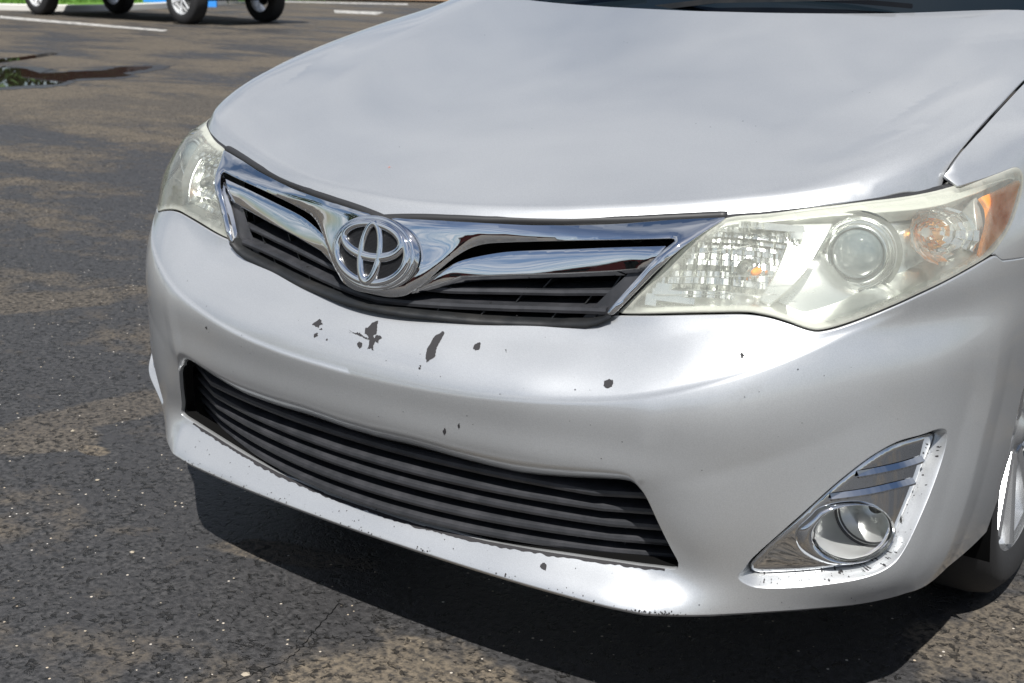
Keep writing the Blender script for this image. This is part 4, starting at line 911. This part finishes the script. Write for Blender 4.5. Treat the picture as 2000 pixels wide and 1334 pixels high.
    v,f=LP([(0,.030),(.010,.0292),(.020,.0262),(.028,.0215),(.034,.0145),(.0375,.006),(.0378,.0)]); S('projector_lens',v,f,M['projector_glass'],hl)
    v,f=LP([(.0378,.002),(.0385,.010),(.0415,.0125),(.0445,.011),(.0455,.004),(.049,.003),(.051,.010),(.0535,.012),(.055,.006)]); S('projector_ring',v,f,M['reflector'],hl,autosmooth=60)
    prof=[]
    for k in range(5): r=.055+.0018*k; prof+=[(r,-.004+.0002*k),(r+.0009,-.0015+.0002*k)]
    v,f=LP(prof); S('ribbed_collar',v,f,M['reflector_soft'],hl,smooth=False)
    # turn signal bowl
    tc3=P0(1.035,.752,-.052)[0]; V=[];F_=[]; r3=random.Random(9)
    for i in range(9):
        for j in range(16):
            r0,r1=.008+.0045*i,.008+.0045*(i+1); a0,a1=2*math.pi*j/16,2*math.pi*(j+1)/16; rc=(r0+r1)/2; dep=-.050+.040*(rc/.05)**2+r3.uniform(-.002,.002)
            q=[]
            for r,a in ((r0,a0),(r1,a0),(r1,a1),(r0,a1)): q.append((1.03+1.7*r*math.cos(a),.752+r*math.sin(a)*.85,dep+(r-rc)*r3.uniform(.3,1.4)))
            if not inside(np.array([[x[0],x[1]] for x in q]),fl).all(): continue
            b=len(V);V+=[P0(x[0],x[1],min(x[2],-.01))[0] for x in q];F_.append((b,b+1,b+2,b+3))
    S('signal_reflector',V,F_,M['reflector'],hl,smooth=False,mats=[M['reflector'],M['amber_chrome']],fm=[1 if (k_//16<4 and (k_*7)%5<4) else 0 for k_ in range(len(F_))])
    v,f,nn,_=patch(catm([(1.115,.745),(1.125,.772),(1.140,.790),(1.150,.7945),(1.143,.775),(1.132,.742),(1.10,.722),(1.095,.727)],True,.006,50),[],lambda u,z:P0(u,z,-.018),.008,rolls={0:(.002,.02)}); S('signal_divider',v,f,M['housing_grey'],hl,normals=nn)
    v,f,nn,_=patch(catm(AMBER,True,.006,45),[],lambda u,z:P0(u,z,-.0022),.009,rolls={0:(.001,.006)}); S('amber_reflector',v,f,M['amber'],hl,normals=nn)
    # lens
    v,f,nn,uv=patch(HC,[],lambda u,z:P0(u,z,.0005),.008,rolls={0:(.0018,.004)})
    o=S('lens',v,f,M['lens'],hl,normals=nn)
    d=pdist(uv,HC); e=np.ones(len(v)); e[:len(uv)]=np.exp(-d/.0035); zt=np.interp(uv[:,0],[q[0] for q in HEAD[4:15]],[q[1] for q in HEAD[4:15]]); e[:len(uv)]+=.10*np.exp(-np.clip(zt-uv[:,1],0,1)/.016)*(uv[:,0]>.55)
    am_=inside(uv,np.array(AMBER)); e[:len(uv)]-=.34*np.where(am_,np.clip(pdist(uv,np.array(AMBER))/.006,0,1),0)
    at=o.data.attributes.new('edge','FLOAT','POINT'); at.data.foreach_set('value',e.tolist())
    # moulded lines on the lens
    for zl,u0,u1 in ((.662,.49,.70),(.690,.515,.74),(.722,.54,.66)):
        us=np.linspace(u0,u1,14); v,f=sweep(P0(us,np.full(14,zl)+.02*(us-u0)/(u1-u0),-.0015),circ_sec(.0006,5)); S('moulded_line',v,f,M['housing_grey'],hl)
# ---- fog lights ----------------------------------------------------------------------
def by_angle(loop,c,n=80):
    p=catm(loop,True,.002,80); a=np.arctan2((p[:,1]-c[1])*1.25,p[:,0]-c[0]); o=np.argsort(a); a=a[o];p=p[o]; t=np.linspace(-math.pi,math.pi,n,endpoint=False)
    f=lambda k:np.interp(t,np.concatenate([a-2*math.pi,a,a+2*math.pi]),np.tile(p[:,k],3)); q=np.stack([f(0),f(1)],1)
    for _ in range(3): q=.25*np.roll(q,1,0)+.5*q+.25*np.roll(q,-1,0)
    return q
_bc=np.array(FOG_BOWL).mean(0); BW=by_angle(FOG_BOWL,_bc); RG=by_angle(FOG_RING,_bc); _bs=grow(BEZc,-.0055)
for _ in range(12):
    o_=~inside(RG,_bs); RG[o_]=RG[o_]*.93+_bc*.07
for _ in range(2): RG=.25*np.roll(RG,1,0)+.5*RG+.25*np.roll(RG,-1,0)
bars=[FOG_BARA,FOG_BARB]
def px_line(pts): return np.array(pts)
for sgn in (1,-1):
    S=fmirror(sgn); fg=empty('fog_light',(0,0,-GZ)); fg.parent=car
    def FB(u,z):
        q=np.stack([u,z],1); d=np.where(inside(q,BEZc),pdist(q,BEZc),0); w=.0028*(1-np.exp(-d/.0022))
        return P0(u,z,-.0245+w)
    def ring_rows(Pb,nb,out,uv):
        R_,B_=(RG,BW) if np.allclose(uv[0],RG[0]) else (RG[::-1],BW[::-1])
        r=[]
        for t in (.06,.15,.28,.42,.56,.70,.82,.92,1.0):
            q=R_*(1-t)+B_*t; r.append(P0(q[:,0],q[:,1],-.0217+.0095*math.sin(min(1,t*1.05)*math.pi*.80)**.75-.004*max(0,t-.8)/.2))
        r.append(r[-1]+np.array([0,.006,0])); return r
    v,f,nn,_=patch(grow(BEZc,-.0008),[RG],FB,.0042,rolls={0:(.001,.010)},ring={1:ring_rows},eps=.0006); S('chrome_bezel',v,f,M['chrome_clean'],fg,normals=nn)
    for bpts in bars:
        b=catm(bpts,False,.006,80); n=len(b)
        rows_=[P0(b[:,0],b[:,1]+dz,-.0245+.0045+h) for dz,h in ((.0075,.0),(.0015,.0065),(-.0015,.006),(-.0022,.0))]
        V=np.vstack(rows_); F_=[(i+(k+1)*n,i+1+(k+1)*n,i+1+k*n,i+k*n) for k in range(3) for i in range(n-1)]; S('chrome_ridge',V,F_,M['chrome_clean'],fg,autosmooth=25)
    L3=P0(BW[:,0],BW[:,1],-.0235); cc=L3.mean(0); bc=cc+np.array([.002,.066,.002]); rr=.052; 
    ang=np.arctan2(L3[:,2]-cc[2],L3[:,0]-cc[0]); back=np.stack([bc[0]+rr*np.cos(ang),np.full(len(L3),bc[1]),bc[2]+rr*np.sin(ang)],1)
    n=len(L3); rows_=[L3,L3*.96+cc*.04+[0,.003,0],L3*.5+back*.5+(L3-cc)*.04,back]; V=np.vstack(rows_); F_=[(i+k*n,(i+1)%n+k*n,(i+1)%n+(k+1)*n,i+(k+1)*n) for k in range(3) for i in range(n)]
    if area2(BW)<0: F_=[q[::-1] for q in F_]
    F_=[q[::-1] for q in F_]
    S('fog_bowl',V,F_,M['housing_grey'],fg)
    v,f=lathe([(rr+.001,-.004),(rr-.0015,-.004),(rr-.003,.0)],40,'y'); S('fog_gasket',v+bc,f,M['rubber'],fg)
    v,f=lathe([(rr-.003,0),(rr*.93,.020),(rr*.72,.040),(rr*.45,.052),(.008,.056)],40,'y'); S('fog_reflector',v+bc,f,M['reflector_soft'],fg)
    v,f=lathe([(.0,.010),(.011,.012),(.013,.020),(.013,.05)],20,'y'); S('fog_bulb',v+bc+[.006,0,.010],f,M['black'],fg)
    v,f=lathe([(.0,-.012),(.012,-.0115),(.024,-.009),(.035,-.005),(rr-.003,.001)],40,'y'); S('fog_lens',v+bc,f,M['clear'],fg)
# ================================================================ surroundings
def flat(name,pts,mt,z,th=None,**kw):
    p=[(a,b,GZ+z) for a,b in pts]
    a2=sum(p[i][0]*p[(i+1)%len(p)][1]-p[(i+1)%len(p)][0]*p[i][1] for i in range(len(p)))
    if a2<0: p=p[::-1]
    return mobj(name,p,[tuple(range(len(p)))],mt,smooth=False,**kw)
def wob(pts,amp,step,seed=1):
    r=random.Random(seed); q=catm(pts,True,step,70); return [(a+r.gauss(0,amp),b+r.gauss(0,amp)) for a,b in q]
flat('damp_patch',wob([(-11.9,6.1),(-11.1,6.95),(-10.7,6.95),(-10.35,6.75),(-10.3,7.3),(-10.45,7.8),(-10.1,8.15),(-9.75,7.7),(-9.55,7.2),(-9.25,6.95),(-9.2,6.6),(-9.25,6.3),(-8.95,5.8),(-9.0,5.4),(-9.1,4.4)],.03,.05,5),M['damp'],.0025,kind='structure',label='damp margin round the puddle')
flat('puddle',wob([(-11.6,6.2),(-11.04,6.75),(-10.77,6.72),(-10.24,6.51),(-10.19,6.92),(-10.11,7.18),(-10.34,7.63),(-10.16,7.91),(-9.89,7.58),(-9.7,7.13),(-9.4,6.99),(-9.35,6.7),(-9.45,6.37),(-9.14,5.91),(-9.22,5.69),(-9.3,4.6)],.012,.05),M['water'],.004,kind='structure',label='dark puddle on the asphalt reflecting red and green')
flat('puddle',wob([(-13.3,6.8),(-12.23,7.35),(-12.48,7.94),(-12.77,8.43),(-12.49,8.31),(-12.06,7.65),(-11.7,6.9)],.010,.05,2),M['water'],.004,kind='structure')
flat('parking_line',[(-24,12.9),(-21.48,13.46),(-15.69,12.69),(-16.02,13.06),(-22.49,14.13),(-24.6,14.3)][1:5],M['white_line'],.004,kind='structure')
flat('parking_line',[(-26.3,25.4),(-22.2,27.0),(-23.0,27.9),(-27.2,26.2)],M['white_line'],.004,kind='structure')
flat('parking_line',[(-20.71,22.26),(-19.09,22.30),(-18.18,20.97),(-19.5,21.0)],M['white_line'],.004,kind='structure')
# kerb and planting beyond the lot
kp=[(-40,10.5,GZ),(-32,13.6,GZ),(-27,15.4,GZ),(-24.6,16.2,GZ),(-23.7,16.9,GZ),(-23.6,18,GZ),(-24.2,20,GZ),(-26,24.5,GZ),(-28,29,GZ)]
kp3=catm([(a,b) for a,b,_ in kp],False,.4,80); kk=np.column_stack([kp3,np.full(len(kp3),GZ)])
v,f=sweep(kk,[(-.09,-.1),(.09,-.1),(.09,.12),(.07,.14),(-.09,.14)]); mobj('kerb',v,f,M['concrete'],autosmooth=30,kind='structure',label='pale concrete kerb beside the pickup truck')
gp=[(a,b) for a,b in kp3]+[(-60,60),(-90,30),(-70,0)]
flat('lawn',gp,M['grass'],.10,kind='structure',label='green lawn behind the kerb')
# grass blades near the edge
V=[];F_=[]
gpa=np.array(gp)
r4=random.Random(3)
for _ in range(26000):
    a=r4.uniform(-36,-23.5);b=r4.uniform(12,27)
    if not (b> np.interp(a,kp3[:60,0],kp3[:60,1]) if a<-24.6 else False) : continue
    h=r4.uniform(.06,.14); t=r4.random()*6.28; w=.012; n=len(V); z=GZ+.10
    V+=[(a-w*math.cos(t),b-w*math.sin(t),z),(a+w*math.cos(t),b+w*math.sin(t),z),(a+r4.gauss(0,.03),b+r4.gauss(0,.03),z+h)];F_.append((n,n+1,n+2))
mobj('grass_blades',V,F_,M['grass'],smooth=False,kind='stuff',label='short grass blades of the lawn')
flat('mulch_bed',[(-27.5,27.3),(-20,31),(-10,36),(-14,44),(-34,34)],M['mulch'],.06,kind='structure',label='brown mulch strip at the far edge of the lot')
v,f=sweep([(-25.5,20.3,GZ+.07),(-24.7,20.8,GZ+.07),(-24.0,21.4,GZ+.07)],[(-.12,-.08),(.12,-.08),(.09,.10),(-.09,.10)]); o=mobj('wheel_stop',v,f,M['blue'],smooth=False,label='bright blue painted wheel stop behind the pickup truck'); o['category']='wheel stop'
# ---- pickup truck ---------------------------------------------------------------
hd_=np.array([.997,-.075]); hd_/=np.linalg.norm(hd_); th=math.atan2(-hd_[0],hd_[1])   # local y -> hd_
Bp=np.array([-17.4,14.55]); sdir=np.array([math.cos(th),math.sin(th)]); root=Bp-sdir*1.08-hd_*2.5
trk=empty('pickup_truck',(root[0],root[1],GZ),th,label='dark red pickup truck at the top left, only wheels and step board in view',cat='pickup truck')
R_t=.47
for sx_ in (1,-1):
    for y in (2.5,-2.5): wheel(sx_*.93,y,R_t,trk,R=R_t,rim=.29,wd=.31,side=sx_,spokes=6,tm='tyre',rm='truck_chrome')
def prof_panel(name,pts,x0,x1,mt,**kw):
    n=len(pts); V=[(x0,a,b) for a,b in pts]+[(x1,a,b) for a,b in pts]; F_=[tuple(range(n)),tuple(range(2*n-1,n-1,-1))]+[(i,(i+1)%n,(i+1)%n+n,i+n)[::-1] for i in range(n)]
    return bevelled(name,V,F_,mt,trk,.02,2,**kw)
def archp(y,r,a0=180,a1=0,n=14): return [(y+r*math.cos(math.radians(a0+(a1-a0)*i/n)),R_t+.06+r*math.sin(math.radians(a0+(a1-a0)*i/n))) for i in range(n+1)]
lowp=[(-3.6,.55),(-3.07,.55)]+archp(-2.5,.56)[1:-1]+[(-1.93,.56),(1.93,.56)]+archp(2.5,.56)[1:-1]+[(3.07,.55),(3.5,.55),(3.52,1.1),(3.4,1.32),(1.8,1.38),(-3.62,1.38)]
prof_panel('body',lowp,-.95,.95,M['truck_paint'])
prof_panel('cab',[(1.7,1.36),(.95,2.05),(-1.1,2.07),(-1.4,1.36)],-.78,.78,M['truck_paint'])
prof_panel('cab_glass',[(1.5,1.42),(.88,1.96),(-.98,1.98),(-1.2,1.42)],-.79,.79,M['glass_dark'])
for sx_ in (1,-1):
    v,f=sweep([(sx_*1.02,-1.8,.52),(sx_*1.02,1.8,.52)],[(-.07,-.03),(.07,-.03),(.08,.02),(-.08,.02)]); sub('step_board',v,f,M['truck_chrome'],trk,autosmooth=30)
v,f=join([box(-.35,.35,-3.3,3.3,.48,.68),box(-.8,.8,2.43,2.57,.42,.52),box(-.8,.8,-2.57,-2.43,.42,.52)]); sub('chassis',v,f,M['void'],trk,smooth=False)
# ---- things standing behind the camera, mirrored by chrome and paint ---------------
bld=empty('shop_building',(-6,-46,GZ),label='low dark red building across the lot behind the viewer',cat='building')
v,f=box(-26,22,-5,5,0,4.0); sub('wall',v,f,M['brick'],bld,smooth=False)
v,f=box(-26.4,22.4,-5.4,5.4,4.0,4.4); sub('roof',v,f,M['concrete'],bld,smooth=False)
for k in range(9):
    v,f=box(-24+5*k,-21+5*k,5.0,5.06,.9,3.2); sub('window',v,f,M['glass_dark'],bld,smooth=False)
def tree(x,y,h,r,seed,label):
    t=empty('tree',(x,y,GZ),label=label,cat='tree',group='trees round the parking lot'); q=random.Random(seed)
    v,f=sweep([(0,0,0),(.1,.05,h*.3),(.0,.1,h*.6),(.1,0,h*.85)],circ_sec(.22,9),up=(0,1,0),scale=[1.3,1,.7,.3]); sub('trunk',v,f,M['bark'],t)
    for k in range(5):
        a=q.random()*6.28; v,f=sweep([(0,0,h*.4),(r*.35*math.cos(a),r*.35*math.sin(a),h*.6),(r*.7*math.cos(a),r*.7*math.sin(a),h*.75)],circ_sec(.09,7),up=(.1,.2,1),scale=[1,.7,.3]); sub('limb',v,f,M['bark'],t)
    V=[];F_=[]; cl=[(q.gauss(0,r*.42),q.gauss(0,r*.42),h*.72+q.gauss(0,r*.36)) for _ in range(34)]
    for c in cl:
        for _ in range(120):
            d=Vector((q.gauss(0,1),q.gauss(0,1),q.gauss(0,1))); d.normalize(); p=Vector(c)+d*r*.26*q.random()**.4; a=Vector((q.gauss(0,1),q.gauss(0,1),q.gauss(0,1))).normalized()*.13; b=a.cross(d).normalized()*.08; n=len(V); V+=[p-a,p+b,p+a,p-b];F_.append((n,n+1,n+2,n+3))
    sub('crown',V,F_,M['leaf'],t,smooth=False)
tree(-15,-11,7,2.6,1,'broad green tree nearest the red building, left of the viewer'); tree(-22,-4,6,2.2,2,'smaller round tree at the far left of the lot'); tree(13,-20,7,2.6,3,'tree standing behind the viewer to the right'); tree(-34,16,6,2.4,4,'tree standing on the lawn behind the pickup truck')
hg=empty('hedge',(-30,15,GZ),label='clipped green hedge on the lawn behind the kerb, seen mirrored in the puddle',cat='hedge')
V=[];F_=[];qh=random.Random(6)
for _ in range(9000):
    t=qh.uniform(-9,9); p=Vector((t*.45+qh.gauss(0,.5),t*.9,abs(qh.gauss(1.5,.8)))); a=Vector((qh.gauss(0,1),qh.gauss(0,1),qh.gauss(0,1))).normalized()*.16; b=a.cross(Vector((qh.gauss(0,1),qh.gauss(0,1),1))).normalized()*.09; n=len(V); V+=[p-a,p+b,p+a,p-b];F_.append((n,n+1,n+2,n+3))
sub('foliage',V,F_,M['leaf'],hg,smooth=False)
for k in range(8):
    v,f=box(-3.6+k-.05,-3.6+k+.05,-8+2.2*k,-7.9+2.2*k,0,1.4); sub('stem',v,f,M['bark'],hg,smooth=False)
ck=[(-.105,-.245),(-.092,-.215),(-.088,-.18),(-.078,-.135),(-.083,-.09),(-.105,-.03),(-.118,.01),(-.128,.045),(-.142,.075)]
cc_=catm(ck,False,.006,80); rk=random.Random(8); cc_=cc_+np.array([(rk.gauss(0,.0016),rk.gauss(0,.0016)) for _ in cc_]); wk=[.0003+.0009*rk.random() for _ in cc_]
V=[(a-w_,b,GZ+.0015) for (a,b),w_ in zip(cc_,wk)]+[(a+w_,b,GZ+.0015) for (a,b),w_ in zip(cc_,wk)]; n=len(cc_)
mobj('crack',V,[(i,i+n,i+n+1,i+1) for i in range(n-1)],M['void'],smooth=False,kind='structure',label='thin crack in the asphalt beside the worn tan patch')
# ---- loose grit on the asphalt -----------------------------------------------------
V=[];F_=[]; r5=random.Random(11)
M['pebble']=mat('pebble',(.30,.26,.20),.8)
def peb(x,y,s):
    n=len(V); zt=GZ; P8=[]
    for k in range(5): a=k*1.2566+r5.random()*.6; P8.append((x+s*math.cos(a)*r5.uniform(.6,1.1),y+s*math.sin(a)*r5.uniform(.6,1.1),zt+.001))
    V.extend(P8); V.append((x+s*.1,y,zt+s*r5.uniform(.5,.9)))
    for k in range(5): F_.append((n+k,n+(k+1)%5,n+5))
for _ in range(900):
    a=r5.uniform(-4.2,1.4); b=r5.uniform(-.6,3.2) if a<-1.0 else r5.uniform(-.7,.9)
    peb(a,b,r5.choice([.0012,.0016,.0022,.003]))
for q,s in (((-1.29,.33),.007),((-.98,.17),.006),((-.62,-.02),.006),((-.1,-.20),.008)): peb(q[0],q[1],s)
mobj('loose_grit',V,F_,M['pebble'],smooth=False,kind='stuff',label='pale grit and small stones scattered on the asphalt')
print('tris',sum(len(o.data.loop_triangles) if (o.data.calc_loop_triangles() or True) else 0 for o in SC.objects if o.type=='MESH'))
